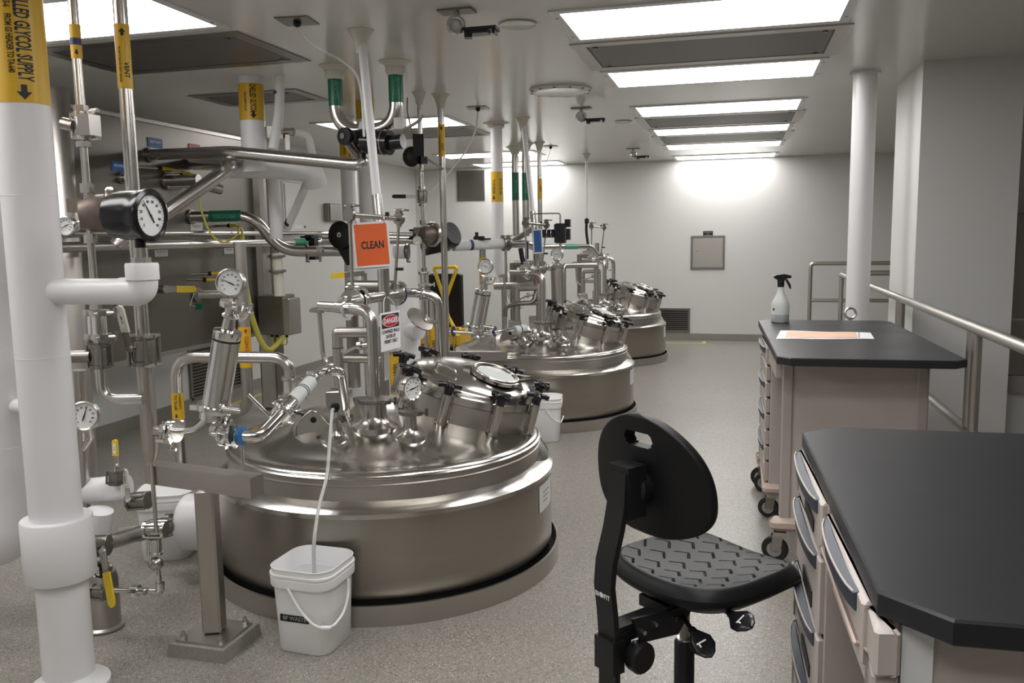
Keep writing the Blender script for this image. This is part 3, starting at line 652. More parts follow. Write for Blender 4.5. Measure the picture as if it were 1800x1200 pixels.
# ------------------------------------------------------------------ white pails
def sq(c, ex, ey, hw, z, r, n=6):
    pts = []
    for sx, sy, a0 in ((1, 1, 0), (-1, 1, PI/2), (-1, -1, PI), (1, -1, 1.5*PI)):
        for i in range(n+1):
            a = a0+PI/2*i/n; pts.append(V(c)+ex*(sx*(hw-r)+r*math.cos(a))+ey*(sy*(hw-r)+r*math.sin(a))+V((0, 0, z)))
    return pts
def bucket(c, rz, lab, lid=False, letter=None, h=.345, hw=.128):
    c = V(c); ex, ey = V((math.cos(rz), math.sin(rz), 0)), V((-math.sin(rz), math.cos(rz), 0)); t = thing('bucket', lab, 'bucket', c)
    prof = [(.86, 0, .05), (.90, .006, .055), (.99, h*.77, .062), (.99, h*.775, .062), (1.07, h*.78, .07), (1.08, h*.80, .07), (1.08, h*.875, .07), (1.06, h*.88, .07), (1.06, h*.895, .07), (1.09, h*.90, .07), (1.09, h*.925, .07), (1.05, h*.93, .07), (1.05, h*.985, .07), (1.065, h*.995, .07), (1.05, h, .07), (1.03, h*.99, .068), (.96, h*.5, .06), (.84, .012, .05)]
    if lid: prof = prof[:13]
    body = part(t, 'body', MB().loft([sq(c, ex, ey, hw*k, z, r) for k, z, r in prof]), 'white_plastic')
    if lid: part(t, 'lid', MB().loft([sq(c, ex, ey, hw*k, z, r) for k, z, r in ((1.06, h*.975, .07), (1.085, h*.98, .07), (1.085, h*1.0, .07), (1.03, h*1.01, .07), (1.02, h*1.0, .07))]), 'white_plastic')
    f = -ey; s = ex; o = c+f*(hw*1.085)
    return t, body, ex, ey
bc = WZ(556, 1126, 0); rz = math.radians(-3)
BK, body, ex, ey = bucket(bc, rz, 'open white square bucket labelled BP WASTE standing in front of tank')
hw, h = .128, .345
f = -ey
pl = part(BK, 'label_strip', MB().box(bc+f*(hw*.955)+ex*-.016+V((0, 0, .146)), (.126, .0025, .027), axes=(ex, ey, (ey*.03+V((0, 0, 1))).normalized())), 'black', smooth=False)
text(pl, 'BP WASTE', .0225, bc+f*(hw*.955+.0017)+ex*-.015+V((0, 0, .146)), ex, V((0, 0, 1)), 'ink_grey')
hp = [bc+f*(hw*1.10)+ex*(-.028)+V((0, 0, h*.80)), bc+f*(hw*1.16)+ex*.03+V((0, 0, h*.55)), bc+f*(hw*1.20)+ex*(.10)+V((0, 0, h*.40)), bc+f*(hw*.95)+ex*(hw*1.16)+V((0, 0, h*.38)), bc+f*(hw*.3)+ex*(hw*1.20)+V((0, 0, h*.45)), bc+f*(-hw*.05)+ex*(hw*1.18)+V((0, 0, h*.62)), bc+f*(-hw*.18)+ex*(hw*1.12)+V((0, 0, h*.78))]
hd = part(BK, 'bail_handle', MB().tube(hp, .0055, .06, n=10), 'white_plastic')
part(hd, 'grip', MB().tube([hp[2]+(hp[3]-hp[2])*.25, hp[2]+(hp[3]-hp[2])*.85], .009, 0, n=10), 'white_plastic')
b2 = WZ(958, 771, 0)
B2, _, ex, ey = bucket(b2, math.radians(8), 'white square bucket with closed lid against the middle tank curb', True)
part(B2, 'bail_handle', MB().tube([b2-ey*.142+ex*.02+V((0, 0, .27)), b2-ey*.15+ex*.07+V((0, 0, .20)), b2-ey*.14+ex*.135+V((0, 0, .16)), b2-ey*.02+ex*.15+V((0, 0, .19))], .0055, .03, n=10), 'white_plastic')
b3 = WZ(292, 858, .345)
b3.z = 0
B3, _, ex, ey = bucket(b3, math.radians(25), 'white square bucket with closed lid behind the steel pipe support post', True)
# ------------------------------------------------------------------ pipework helpers
def proj(p):
    q = V(p)-EYE; d = q.dot(_f); return 900+FPX*q.dot(_r)/d, 600+FPX*q.dot(_d)/d
def zat(pl, v):
    z = 1.2
    for _ in range(12):
        a = proj((pl[0], pl[1], z))[1]; b = proj((pl[0], pl[1], z+.01))[1]; z += (v-a)/((b-a)/.01)
    return z
UP = V((0, 0, 1))
def cone(par, pl, r, z=H, R=None, h=.10):
    R = R or r*2.6
    o = part(par, 'ceiling_cone', MB().lathe([(R*1.15, z), (R*1.15, z-.004), (R, z-.006), (R*.72, z-h*.35), (r*1.35, z-h*.75), (r*1.12, z-h), (r*.9, z-h)], (pl[0], pl[1], 0), n=28, cap=False), 'ivory', 'ivory escutcheon cone at the ceiling')
    return o
def band(par, pl, r, z0, z1, m, lines=(), arrow=0, name='pipe_label', ang=None, ink='ink', lab=None, rr=.0012):
    o = part(par, name, MB().lathe([(r+.0002, z0), (r+rr, z0), (r+rr, z1), (r+.0002, z1)], (pl[0], pl[1], 0), n=28, cap=False), m, lab)
    a = facing(pl) if ang is None else ang; mk = MB()
    for s, size, da, zc, sx in lines: text_wrap(mk, s, size, pl, r+rr+.0006, a+da, zc, True, sx)
    if arrow:
        zc, s, dn = arrow[0], arrow[1], arrow[2]; q = r+rr+.0006; da = arrow[3] if len(arrow) > 3 else 0
        P_ = lambda x, y: (pl[0]+q*math.cos(a+da+x/q), pl[1]+q*math.sin(a+da+x/q), zc+(y if dn < 0 else -y))
        ar = MB()
        for i in range(10):
            x0, x1 = -s*.5+s*.1*i, -s*.4+s*.1*i; lo = lambda x: -s*.55*(1-abs(x)/(s*.5)); hi = s*.5 if -s*.25 < x0 and x1 < s*.25 else 0
            ar.add([P_(x0, lo(x0)), P_(x1, lo(x1)), P_(x1, hi), P_(x0, hi)], [(0, 1, 2, 3)])
        part(o, 'arrow', ar, ink, smooth=False)
    if mk.v: part(o, 'lettering', mk, ink, smooth=False)
    return o
def gauge(par, c, n, r, dep=.04, case='steel', bez='chrome', needle=2.4, name='gauge', bez_w=.16):
    n = V(n).normalized(); c = V(c); rt = UP.cross(n).normalized(); up = n.cross(rt)
    o = part(par, name, MB().lathe([(r*.25, -dep), (r*.9, -dep*.96), (r*.97, -dep*.8), (r*.97, -.004), (r*.9, 0)], c, n, 36), case)
    part(o, 'bezel', MB().lathe([(r*(1-bez_w), -.002), (r*(1-bez_w), .004), (r*(1-bez_w/2), .008), (r, .006), (r*1.0, -.010), (r*.96, -.012)], c, n, 40, False), bez)
    part(o, 'dial', MB().lathe([(r*(1-bez_w*.7), .0005), (.0005, .0006)], c, n, 36), 'dial')
    mk = MB(); rd = r*(1-bez_w)
    for i in range(28):
        a = math.radians(225-270*i/27); d = rt*math.cos(a)+up*math.sin(a); k = .10 if i % 3 == 0 else .055
        mk.box(c+d*rd*(.93-k/2)+n*.0014, (rd*k, rd*.018, .0004), axes=(d, n.cross(d), n))
    for i in range(10):
        a = math.radians(225-30*i); d = rt*math.cos(a)+up*math.sin(a); text(None, str(i*10), rd*.20, c+d*rd*.68+n*.0014, rt, up, mb=mk)
    part(o, 'dial_marks', mk, 'ink', smooth=False)
    d = rt*math.cos(needle)+up*math.sin(needle); s_ = n.cross(d)
    part(o, 'needle', MB().prism([(-rd*.42, -rd*.035), (-rd*.10, -rd*.05), (rd*.86, -rd*.008), (rd*.86, rd*.008), (-rd*.10, rd*.05), (-rd*.42, rd*.035)], c+n*.003, d, s_, .0012).cyl(c+n*.002, c+n*.005, rd*.06, n=12), 'ink', smooth=False)
    return o
def ball_valve(par, c, ax, r, L, lever=None, lm='yellow', bm='steel_dark', name='ball_valve', tag=None):
    x, y, z = frame(ax); c = V(c)
    m = MB().lathe([(r, -L/2), (r*1.5, -L/2), (r*1.5, -L*.36), (r*1.25, -L*.34), (r*1.35, -L*.2), (r*1.35, L*.2), (r*1.25, L*.34), (r*1.5, L*.36), (r*1.5, L/2), (r, L/2)], c, ax, 20)
    for sx, sy in ((1, 1), (1, -1), (-1, 1), (-1, -1)): m.cyl(c+x*r*1.15*sx+y*r*1.15*sy-z*L*.45, c+x*r*1.15*sx+y*r*1.15*sy+z*L*.45, r*.22, n=8)
    o = part(par, name, m, bm)
    if lever:
        p0, p1, w = V(lever[0]), V(lever[1]), lever[2]; d = (p1-p0); ln = d.length; d.normalize(); wv = V(lever[3]).normalized() if len(lever) > 3 else x
        wv = (wv-d*wv.dot(d)).normalized(); nn = d.cross(wv)
        st = MB().cyl(c, p0, r*.45, n=10).prism([(0, -w*.55), (ln*.42, -w*.40), (ln*.42, w*.40), (0, w*.55)], p0, d, wv, .004).hexnut(p0-nn*.008, p0+nn*.008, w*.38)
        lv = part(o, 'lever', st, 'steel')
        rnd = [(ln*.38, -w*.5), (ln*.9, -w*.5), (ln*.97, -w*.35), (ln, 0), (ln*.97, w*.35), (ln*.9, w*.5), (ln*.38, w*.5)]
        sl = part(lv, 'grip_sleeve', MB().prism(rnd, p0, d, wv, .010), lm)
        if tag: part(sl, 'tag', MB().box(p0+d*ln*.66+nn*.0056*tag[1], (ln*.36, w*.55, .0008), axes=(d, wv, nn)), tag[0], smooth=False); text(sl, tag[2], w*.36, p0+d*ln*.66+nn*.0064*tag[1], d*tag[3], nn.cross(d*tag[3])*tag[1], 'ink')
    return o
def clamps(par, lst, m='steel_dark', name='clamp'):
    for c, ax, r, wing in lst: part(par, name, clamp(MB(), c, ax, r, .020, wing), m)
def cap_ring(mb, c, ax, r, h): return mb.lathe([(r*.98, -h/2), (r, -h/2), (r, h/2), (r*.98, h/2)], c, ax, 24)
# ------------------------------------------------------------------ chilled glycol supply pipe in the foreground
G1 = V((-2.325, 2.40, 0)); t = thing('glycol_pipe', 'thick white insulated pipe with yellow band reading CHILLED GLYCOL SUPPLY', 'pipe', G1)
part(t, 'jacket', MB().lathe([(.0865, .02), (.0865, H)], G1, n=48), 'white_pvc')
part(t, 'jacket_seam', MB().torus(G1+UP*zat(G1, 626), UP, .0866, .0012, 48, 6).torus(G1+UP*zat(G1, 345), UP, .0866, .0010, 48, 6), 'white_plastic')
part(t, 'floor_flange', MB().lathe([(.135, 0), (.135, .012), (.10, .03), (.087, .05)], G1, n=40), 'white_pvc')
zc0, zc1 = zat(G1, 1012), zat(G1, 908)
part(t, 'collar', MB().lathe([(.087, zc0), (.115, zc0), (.118, zc0+.004), (.118, zc1-.004), (.115, zc1), (.087, zc1)], G1, n=48), 'white_pvc')
zb = zat(G1, 186); a = facing(G1)
zt = lambda v: zat(G1, v)
band(t, G1, .0865, zb, H-.03, 'yellow', [('CHILLED GLYCOL SUPPLY', .064, .20, zt(68), .40), ('CAS# 57-55-6     FROM GS HEADER TO TA-640', .028, -.24, zt(58), .50)], (zt(168), .046, -1, .12), lab='yellow band with black lettering', rr=.0016)
# branch, elbow and process gauge
zbr = zat(G1, 512); B0 = V((G1.x, G1.y, zbr)); B1 = W(252, 508, 2.40); B1.z = zbr
part(t, 'branch', MB().tube([B0, B1-V((.02, 0, 0))], .044, n=24), 'white_pvc')
zel = zat(B1, 462)
part(t, 'branch_elbow', MB().tube([B1-V((.085, 0, 0)), B1, V((B1.x, B1.y, zel-.03))], .0475, .05, n=24), 'white_pvc')
part(t, 'branch_cap', MB().lathe([(.0475, zel-.055), (.053, zel-.055), (.053, zel-.006), (.050, zel), (.02, zel)], (B1.x, B1.y, 0), n=32), 'white_pvc')
part(t, 'union', MB().hexnut(V((B1.x, B1.y, zel)), V((B1.x, B1.y, zel+.018)), .031).lathe([(.022, zel+.018), (.020, zel+.05)], (B1.x, B1.y, 0), n=16), 'steel')
gc = W(262, 378, 2.40)+V((0, 0, 0)); gn = V((.995, -.02, -.03)).normalized()
g = thing('process_gauge', 'large black cased pressure gauge on the white insulated branch', 'gauge', V((B1.x, B1.y, zel+.05)))
part(g, 'stem', MB().cyl(V((B1.x, B1.y, zel+.04)), V((B1.x, B1.y, gc.z-.06)), .017), 'black_gloss')
gc = V((B1.x, B1.y, gc.z))
part(g, 'case', MB().lathe([(.001, -.10), (.062, -.098), (.074, -.088), (.080, -.05), (.082, 0), (.084, .03), (.086, .034), (.086, .05), (.074, .056), (.066, .050), (.066, .046)], gc, gn, 48, False), 'black_gloss')
gauge(g, gc+gn*.046, gn, .070, .004, 'black', 'black_gloss', math.radians(125), 'dial_face', .05)
# second white pipe standing to the left
G2 = W(4, 760, 2.72); G2.z = 0
t = thing('white_pipe', 'white insulated pipe ending in a rounded elbow beside the banded glycol pipe', 'pipe', G2)
z2 = zat(G2, 960)
part(t, 'jacket', MB().tube([V((G2.x, G2.y, H)), V((G2.x, G2.y, z2)), V((G2.x-.7, G2.y-.05, z2))], .088, .11, n=36), 'white_pvc')
for v in (654, 824): part(t, 'jacket_sleeve', cap_ring(MB(), V((G2.x, G2.y, zat(G2, v)+.05)), UP, .0905, .10), 'white_pvc')
part(t, 'side_branch', MB().tube([V((G2.x, G2.y, zat(G2, 712))), V((G2.x+.16, G2.y-.01, zat(G2, 712)))], .03, n=20), 'white_pvc')
for v, l in ((505, 'small white insulated pipe crossing behind the thick white pipe'),): 
    p = W(30, v, 2.95); solo('cross_pipe', l, 'pipe', MB().tube([p, p-V((1.0, 0, 0))], .028, n=20), 'white_pvc', p)
# ------------------------------------------------------------------ clean steam line and vent line (one set by each of the first two tanks)
def steam_line(pl, lab, S, k):
    pl = V((pl[0], pl[1], 0)); zz = {q: zat(pl, v) for q, v in S.items()}; at = lambda q, d=0: V((pl.x, pl.y, zz[q]+d))
    t = thing('steam_line', lab, 'pipe', pl); r = .0135
    part(t, 'pipe', MB().cyl(at('valve'), V((pl.x, pl.y, H)), r+.004), 'steel')
    part(t, 'pipe', MB().cyl(at('valve'), at('reg'), r), 'steel'); part(t, 'pipe', MB().cyl(at('reg'), at('sight'), r), 'steel')
    cone(t, pl, .02, H, .05, .09)
    for q in ('valve',):
        part(t, 'nut', MB().hexnut(at(q, .055), at(q, .075), .026), 'steel'); part(t, 'nut', MB().hexnut(at(q, -.075), at(q, -.055), .026), 'steel')
    if k == 0: ball_valve(t, at('valve'), UP, .022, .10, None, bm='steel'); part(t, 'valve_bonnet', MB().box(at('valve')+V((.04, -.01, 0)), (.05, .06, .075)).cyl(at('valve')+V((-.02, -.02, 0)), at('valve')+V((-.06, -.03, .01)), .022, n=12).cyl(at('valve')+V((.05, -.01, .05)), at('valve')+V((.09, -.02, .05)), .008).cyl(at('valve')+V((.05, -.01, -.05)), at('valve')+V((.09, -.02, -.05)), .008), 'steel')
    else: ball_valve(t, at('valve'), UP, .024, .10, (at('valve')+V((-.06, -.01, 0)), at('valve')+V((-.24, -.02, .005)), .030, (0, 0, 1)), 'black_gloss')
    # pressure reducing regulator with clear guard disc
    c = at('reg')+V((.035, .02, 0)); ax = V((.80, .58, .05)).normalized() if k == 0 else V((.45, .88, 0)).normalized()
    rg = part(t, 'regulator', MB().lathe([(.02, -.075), (.05, -.07), (.064, -.04), (.070, .0), (.070, .03), (.05, .034)], c, ax, 28).box(at('reg')+V((-.03, -.01, .03)), (.07, .05, .05)), 'cast')
    part(rg, 'guard_disc', MB().lathe([(.05, .028), (.092, .028), (.096, .034), (.096, .050), (.092, .056), (.05, .056)], c, ax, 40), 'steel')
    b = MB(); x, y, z = frame(ax)
    for i in range(8): b.cyl(c+(x*math.cos(i*PI/4)+y*math.sin(i*PI/4))*.082+z*.022, c+(x*math.cos(i*PI/4)+y*math.sin(i*PI/4))*.082+z*.064, .007, n=6)
    part(rg, 'bolts', b, 'steel_dark')
    part(t, 'nut', MB().hexnut(at('reg', .075), at('reg', .11), .024), 'steel'); part(t, 'nut', MB().hexnut(at('reg', -.11), at('reg', -.075), .024), 'steel')
    gq = at('reg')+V((-.075, -.035, -.045)) if k == 0 else at('reg')+V((-.01, -.10, -.045))
    part(t, 'gauge_stem', MB().tube([at('reg')+V((0, 0, -.02)), gq+V((0, .02, 0))], .008), 'steel'); gauge(t, gq, (.25, -.96, 0), .036, .035, 'steel', 'chrome', 3.6)
    # sight glass between clamps, lower valve
    part(t, 'sight_body', MB().cyl(at('sight', -.035), at('sight', .035), .034), 'chrome')
    clamps(t, [(at('sight', .045), UP, .036, (1, -.6, 0)), (at('sight', -.045), UP, .036, (1, -.6, 0))], 'steel')
    part(t, 'nut', MB().hexnut(at('sight', .058), at('sight', .085), .022), 'steel')
    ball_valve(t, at('low'), UP, .026, .095, None); part(t, 'pipe', MB().cyl(at('low'), at('sight'), .018), 'steel')
    part(t, 'valve_actuator_stub', MB().cyl(at('low')+V((-.02, -.02, 0)), at('low')+V((-.09, -.04, 0)), .024, n=14), 'steel_dark')
    return t, pl, zz
t, pa, zz = steam_line((-2.335, 2.68), 'slim stainless steam line with brown regulator beside the glycol pipe', dict(valve=222, reg=375, sight=570, low=625), 0)
band(t, pa, .018, zat(pa, 104), zat(pa, 44), 'yellow', [], (zat(pa, 93), .018, -1)); band(t, pa, .0185, zat(pa, 80), zat(pa, 68), 'blue_navy')
el = V((pa.x, pa.y, zat(pa, 702))); e2 = W(252, 701, 2.72); e2.z = el.z
part(t, 'drain_elbow', MB().tube([V((pa.x, pa.y, zz['low'])), el, e2], .020, .06, n=16), 'steel')
t, pb, zz = steam_line((-2.345, 6.20), 'slim stainless steam line with black lever valve beside the middle tank', dict(valve=345, reg=412, sight=490, low=515), 1)
part(t, 'drop_pipe', MB().cyl(V((pb.x, pb.y, .02)), V((pb.x, pb.y, zz['low'])), .016), 'steel')
def vent_line(pl, lab, zlo, v0, v1, txt, k):
    pl = V((pl[0], pl[1], 0)); t = thing('vent_line', lab, 'pipe', pl); r = .0255
    part(t, 'pipe', MB().cyl(V((pl.x, pl.y, zlo)), V((pl.x, pl.y, H)), r, n=24), 'steel'); cone(t, pl, r, H, .062, .10)
    z0, z1 = zat(pl, v1), zat(pl, v0); m = (z0+z1)/2
    band(t, pl, r, z0, z1, 'yellow', [('VENT', .026, .30, m-.05, .9), ('FROM 57-200 VSS VENT HEADER', .012, -.55, m-.03, .75)], (z1-.03, .026, 1), lab='yellow VENT label', rr=.0014)
    return t, pl
t, pv = vent_line((-2.232, 2.80), 'stainless vent line with yellow VENT band beside the glycol pipe', 1.02, 44, 157, 'VENT', 0)
# clear section, square valve and tall strainer body under the vent line
za, zb_, zc_ = zat(pv, 590), zat(pv, 640), zat(pv, 800)
ball_valve(t, V((pv.x, pv.y, (za+zb_)/2)), UP, .034, .12, (W(228, 612, 2.74), W(209, 536, 2.70), .034, (1, 0, 0)), 'cream', tag=('paper', -1, 'MV-01', -1))
for z_ in (za, zb_): part(t, 'valve_flange', MB().box(V((pv.x, pv.y, z_)), (.10, .08, .012)), 'steel', smooth=False)
part(t, 'strainer', MB().lathe([(.012, zc_-.03), (.026, zc_), (.032, zc_+.02), (.032, zb_)], pv, n=24), 'steel_brushed')
part(t, 'drip_tube', MB().tube([V((pv.x, pv.y, zc_)), V((pv.x, pv.y, zat(pv, 935)))], .0085), 'steel')
zt_ = zat(pv, 757); part(t, 'tee_stub', MB().tube([V((pv.x, pv.y, zt_)), V((pv.x+.07, pv.y, zt_))], .021, n=18), 'steel')
vent_line((-2.225, 6.34), 'stainless vent line with yellow band hanging by the middle tank', .62, 219, 275, '', 1)
# ------------------------------------------------------------------ leaning filter housing with gauge (front of nearest tank)
def filter_housing(base, top, lab, rc, ggr, gn, needle):
    base, top = V(base), V(top); ax = (top-base).normalized(); L = (top-base).length; t = thing('filter_housing', lab, 'filter', base)
    part(t, 'housing', MB().lathe([(rc*1.02, 0), (rc*1.02, .012), (rc*.985, .02), (rc*.985, L*.86), (rc*.985, L*.86), (rc*1.0, L*.865), (rc*1.0, L*.98), (rc*.55, L*1.0), (.012, L*1.005)], base, ax, 36), 'chrome')
    part(t, 'name_band', MB().lathe([(rc*.992, L*.855), (rc*1.004, L*.855), (rc*1.004, L*.88), (rc*.992, L*.88)], base, ax, 36, False), 'ink')
    x, y, z = frame(ax)
    part(t, 'base_clamp', MB().lathe([(rc, -.012), (rc*1.30, -.012), (rc*1.34, 0), (rc*1.30, .012), (rc, .012)], base, ax, 36).box(base+V((.09, -.02, 0))*rc/.055, (.05, .03, .03), .5).cyl(base+V((.06, -.05, .01))*rc/.055, base+V((.125, -.02, -.005))*rc/.055, .008).box(base-V((.085, .01, 0))*rc/.055, (.04, .02, .02)), 'chrome')
    part(t, 'base_cup', MB().lathe([(rc*1.0, -.012), (rc*1.05, -.02), (rc*1.05, -.045), (rc*.8, -.052)], base, ax, 36), 'chrome')
    k = top+ax*.012
    part(t, 'vent_stack', MB().lathe([(rc*.48, -.01), (rc*.42, .03), (rc*.6, .036), (rc*.6, .045), (rc*.45, .05), (rc*.42, .075)], k, ax, 24), 'chrome')
    part(t, 'stack_clamp', clamp(MB(), k+ax*.085, ax, rc*.62, .022, (1, -.5, 0)), 'chrome')
    part(t, 'vent_cock', MB().tube([k+ax*.035, k+ax*.03+V((.075, -.02, 0)), k+ax*.05+V((.10, -.02, .03))], .007, .02).tube([k+V((.06, -.02, .02)), k+V((.10, -.02, .055)), k+V((.12, -.02, .05))], .006, .01), 'chrome')
    gc = k+ax*.10+V((0, -.01, ggr+.01))
    part(t, 'gauge_stem', MB().cyl(k+ax*.09, gc+V((0, .02, -ggr*.5)), .011), 'steel'); gauge(t, gc, gn, ggr, .03, 'steel', 'steel', needle)
    return t, base, ax
FB, FT = W(379, 716, 2.80), W(401, 578, 2.80)
t, fb, fax = filter_housing(FB, FT, 'polished leaning filter housing with dial gauge in front of the nearest tank', .0525, .055, (.18, -.98, .08), math.radians(155))
tl = V((pv.x+.07, pv.y, zt_)); a1, a2 = W(347, 725, 2.80), W(372, 730, 2.80)
part(t, 'inlet_tube', MB().tube([fb-fax*.045+V((-.030, 0, 0)), W(343, 754, 2.80), W(325, 757, 2.80), V((pv.x+.06, pv.y, zt_))], .0105, .035, n=14), 'chrome')
part(t, 'outlet_tube', MB().tube([fb-fax*.045+V((.016, 0, 0)), W(367, 762, 2.80), W(390, 764, 2.80), W(412, 765, 2.80)], .0105, .03, n=14), 'chrome')
c1 = W(300, 757, 2.80)
clamps(t, [(c1, (1, 0, 0), .030, (0, -1, .4)), (c1+V((.022, 0, 0)), (1, 0, 0), .032, (0, -1, -.5)), (W(394, 765, 2.80), (1, 0, 0), .030, (0, 0, 1)), (W(408, 765, 2.80), (1, 0, 0), .030, (0, -.4, 1))], 'chrome')
# line from the blue gasket up through the frosted sight section to the dome
q0, q1, q2, q3, q4, q5 = W(412, 765, 2.80), W(424, 766, 2.80), W(455, 768, 2.84), W(495, 726, 3.0), W(566, 650, 3.42), W(588, 655, 3.60)
t = thing('sample_line', 'curved polished pipe with blue gasket and frosted sight section over the tank', 'pipe', q1)
part(t, 'pipe', MB().tube([q0, q2, q3], .0245, .08, n=18), 'chrome')
dq = (q4-q3).normalized(); part(t, 'pipe', MB().tube([q3, q3+dq*.10], .0265, n=18), 'chrome')
part(t, 'sight_section', MB().tube([q3+dq*.10, q3+dq*.30], .031, n=20), 'white_frost', 'frosted white sight section')
for k in (.20, .215): part(t, 'stripe', cap_ring(MB(), q3+dq*k, dq, .0316, .006), 'blue_navy')
nd = on_dome(-1.83, 3.72)
part(t, 'end_bend', MB().tube([q3+dq*.29, q4, q4+V((.06, .06, -.01)), V((nd.x, nd.y, nd.z-.02))], .0225, .06, n=18), 'chrome')
part(t, 'gasket', MB().lathe([(.02, -.008), (.037, -.008), (.037, .008), (.02, .008)], q1, (1, 0, 0), 28), 'blue_bright', 'blue gasket')
clamps(t, [(q3, dq, .027, (.3, -.6, -1)), (q3+dq*.02, dq, .026, (-.3, -.6, 1)), (W(556, 655, 3.36), (0, 0, 1), .02, (1, 0, 0))], 'chrome')
zbm = .725
part(t, 'support_rod', MB().cyl(q1+V((0, 0, -.03)), V((q1.x, q1.y, zbm)), .006), 'steel'); part(t, 'support_rod', MB().cyl(V((W(436, 700, 2.9).x, 2.9, 1.0)), W(478, 735, 2.95), .007), 'chrome')
# ------------------------------------------------------------------ square post with cross beam on a concrete pad
TP = WZ(377, 1118, 0.06); t = thing('pipe_support', 'square steel T shaped support post bolted to a concrete pad', 'support', V((TP.x, TP.y, 0))); k1, k2, k3 = WZ(290, 1158, 0), WZ(392, 1172, 0), WZ(463, 1110, 0); rz = math.atan2(k2.y-k1.y, k2.x-k1.x); TP.x, TP.y = (k1.x+k3.x)/2, (k1.y+k3.y)/2
part(t, 'pad', MB().loft([[V((TP.x, TP.y, 0))+Matrix.Rotation(rz, 3, 'Z')@V((sx*w, sy*w, z)) for sx, sy in ((-1, -1), (1, -1), (1, 1), (-1, 1))] for w, z in (((k2-k1).length/2, 0), ((k2-k1).length/2-.006, .05))]), 'concrete', 'concrete pad', smooth=False)
part(t, 'base_plate', MB().box((TP.x, TP.y, .055), ((k2-k1).length-.05, (k2-k1).length-.05, .01), rz), 'steel_brushed', smooth=False)
for sx, sy in ((1, 1), (1, -1), (-1, 1), (-1, -1)):
    b = V((TP.x, TP.y, 0))+Matrix.Rotation(rz, 3, 'Z')@V((sx*((k2-k1).length/2-.045), sy*((k2-k1).length/2-.045), .06)); part(t, 'anchor_bolt', MB().cyl(b, b+UP*.028, .008, n=10).hexnut(b, b+UP*.012, .014), 'steel')
zb0 = zat(TP, 858); zb1 = zat(TP, 829)
part(t, 'post', MB().bbox((TP.x, TP.y, (.06+zb0)/2), (.075, .075, zb0-.06), .008, math.radians(14)), 'steel_brushed')
bl, br = W(268, 840, TP.y+.06), W(452, 848, TP.y-.03); bl.z = br.z = (zb0+zb1)/2
part(t, 'beam', MB().beam(bl, br, zb1-zb0+.012, .075, (0, 1, 0)), 'steel_brushed', smooth=False)
# ------------------------------------------------------------------ arched pipe with yellow tag behind the filter
Ya = 3.95; l0 = W(308, 640, Ya); pl_ = V((l0.x, l0.y, 0)); zar = zat(pl_, 627); nl = NL
t = thing('arched_pipe', 'stainless pipe arching from the floor over to the nearest tank', 'pipe', pl_)
part(t, 'pipe', MB().tube([V((pl_.x, pl_.y, .02)), V((pl_.x, pl_.y, zar)), V((nl.x, nl.y, zar)), nl], .031, .13, n=20), 'steel')
band(t, pl_, .031, zat(pl_, 736), zat(pl_, 690), 'yellow', [('TO TA-640', .022, -.35, zat(pl_, 706), .8), ('CONDENSATE', .016, .35, zat(pl_, 704), .8)], (zat(pl_, 729), .02, -1, -.35)); band(t, pl_, .031, zat(pl_, 872), zat(pl_, 861), 'yellow')
clamps(t, [(nl+UP*.0, UP, .034, (.8, -.5, 0)), (nl+UP*.085, UP, .034, (.8, -.5, 0))], 'steel')
part(t, 'sight_body', MB().cyl(nl, nl+UP*.085, .038), 'chrome')
p = W(445, 730, 3.6); part(t, 'name_tag', MB().box(nl+V((-.01, -.07, -.03)), (.05, .004, .07)), 'steel', smooth=False)
# ------------------------------------------------------------------ low drain pipework by the floor at left
dr = W(372, 920, 3.44); t = thing('jacket_connection', 'short white insulated pipe end joining the side of the nearest tank', 'pipe', dr)
part(t, 'jacket', MB().lathe([(.128, 0), (.134, .006), (.134, .28), (.12, .30)], dr-V((.13, 0, 0)), (1, .12, 0), 40), 'white_pvc')
part(t, 'end_disc', MB().lathe([(.03, -.004), (.133, -.004), (.136, .002), (.133, .01)], dr-V((.133, 0, 0)), (1, .12, 0), 40), 'white_pvc')
s0 = dr-V((.13, .015, 0))
part(t, 'stub', MB().cyl(s0, s0-V((.07, .02, .01)), .038), 'steel'); part(t, 'flange', MB().lathe([(.03, -.012), (.055, -.012), (.055, .012), (.03, .012)], s0-V((.085, .02, .01)), (1, .2, 0), 24), 'steel_dark')
# tapered stainless pipe from the glycol collar to that connection
p0, p1 = W(182, 955, 2.62), W(292, 925, 3.20)
t = thing('drain_pipe', 'grey stainless pipe with blue tape running from glycol collar to the white pipe end', 'pipe', p0)
part(t, 'pipe', MB().cyl(p0, p1, .030, n=20), 'steel_brushed')
dd = (p1-p0).normalized(); part(t, 'tape', cap_ring(MB(), p0+dd*(p1-p0).length*.55, dd, .032, .05), 'blue_bright', 'blue tape wrap')
part(t, 'collar_stub', MB().cyl(V((G1.x+.08, G1.y+.02, zat(G1, 960))), p0, .022, n=18), 'steel_dark')
ball_valve(t, p0+V((.0, -.02, .0)), (1, .3, 0), .026, .07, (W(180, 968, 2.50), W(198, 1068, 2.46), .028, (1, 0, 0)), 'yellow_bright', tag=('paper', -1, '57-MV-1', -1))
ball_valve(t, p1-dd*.06, dd, .030, .09, (W(262, 928, 3.0), W(206, 934, 2.86), .030, (0, 0, 1)), 'cream', tag=('paper', 1, '57-HV-2', -1))
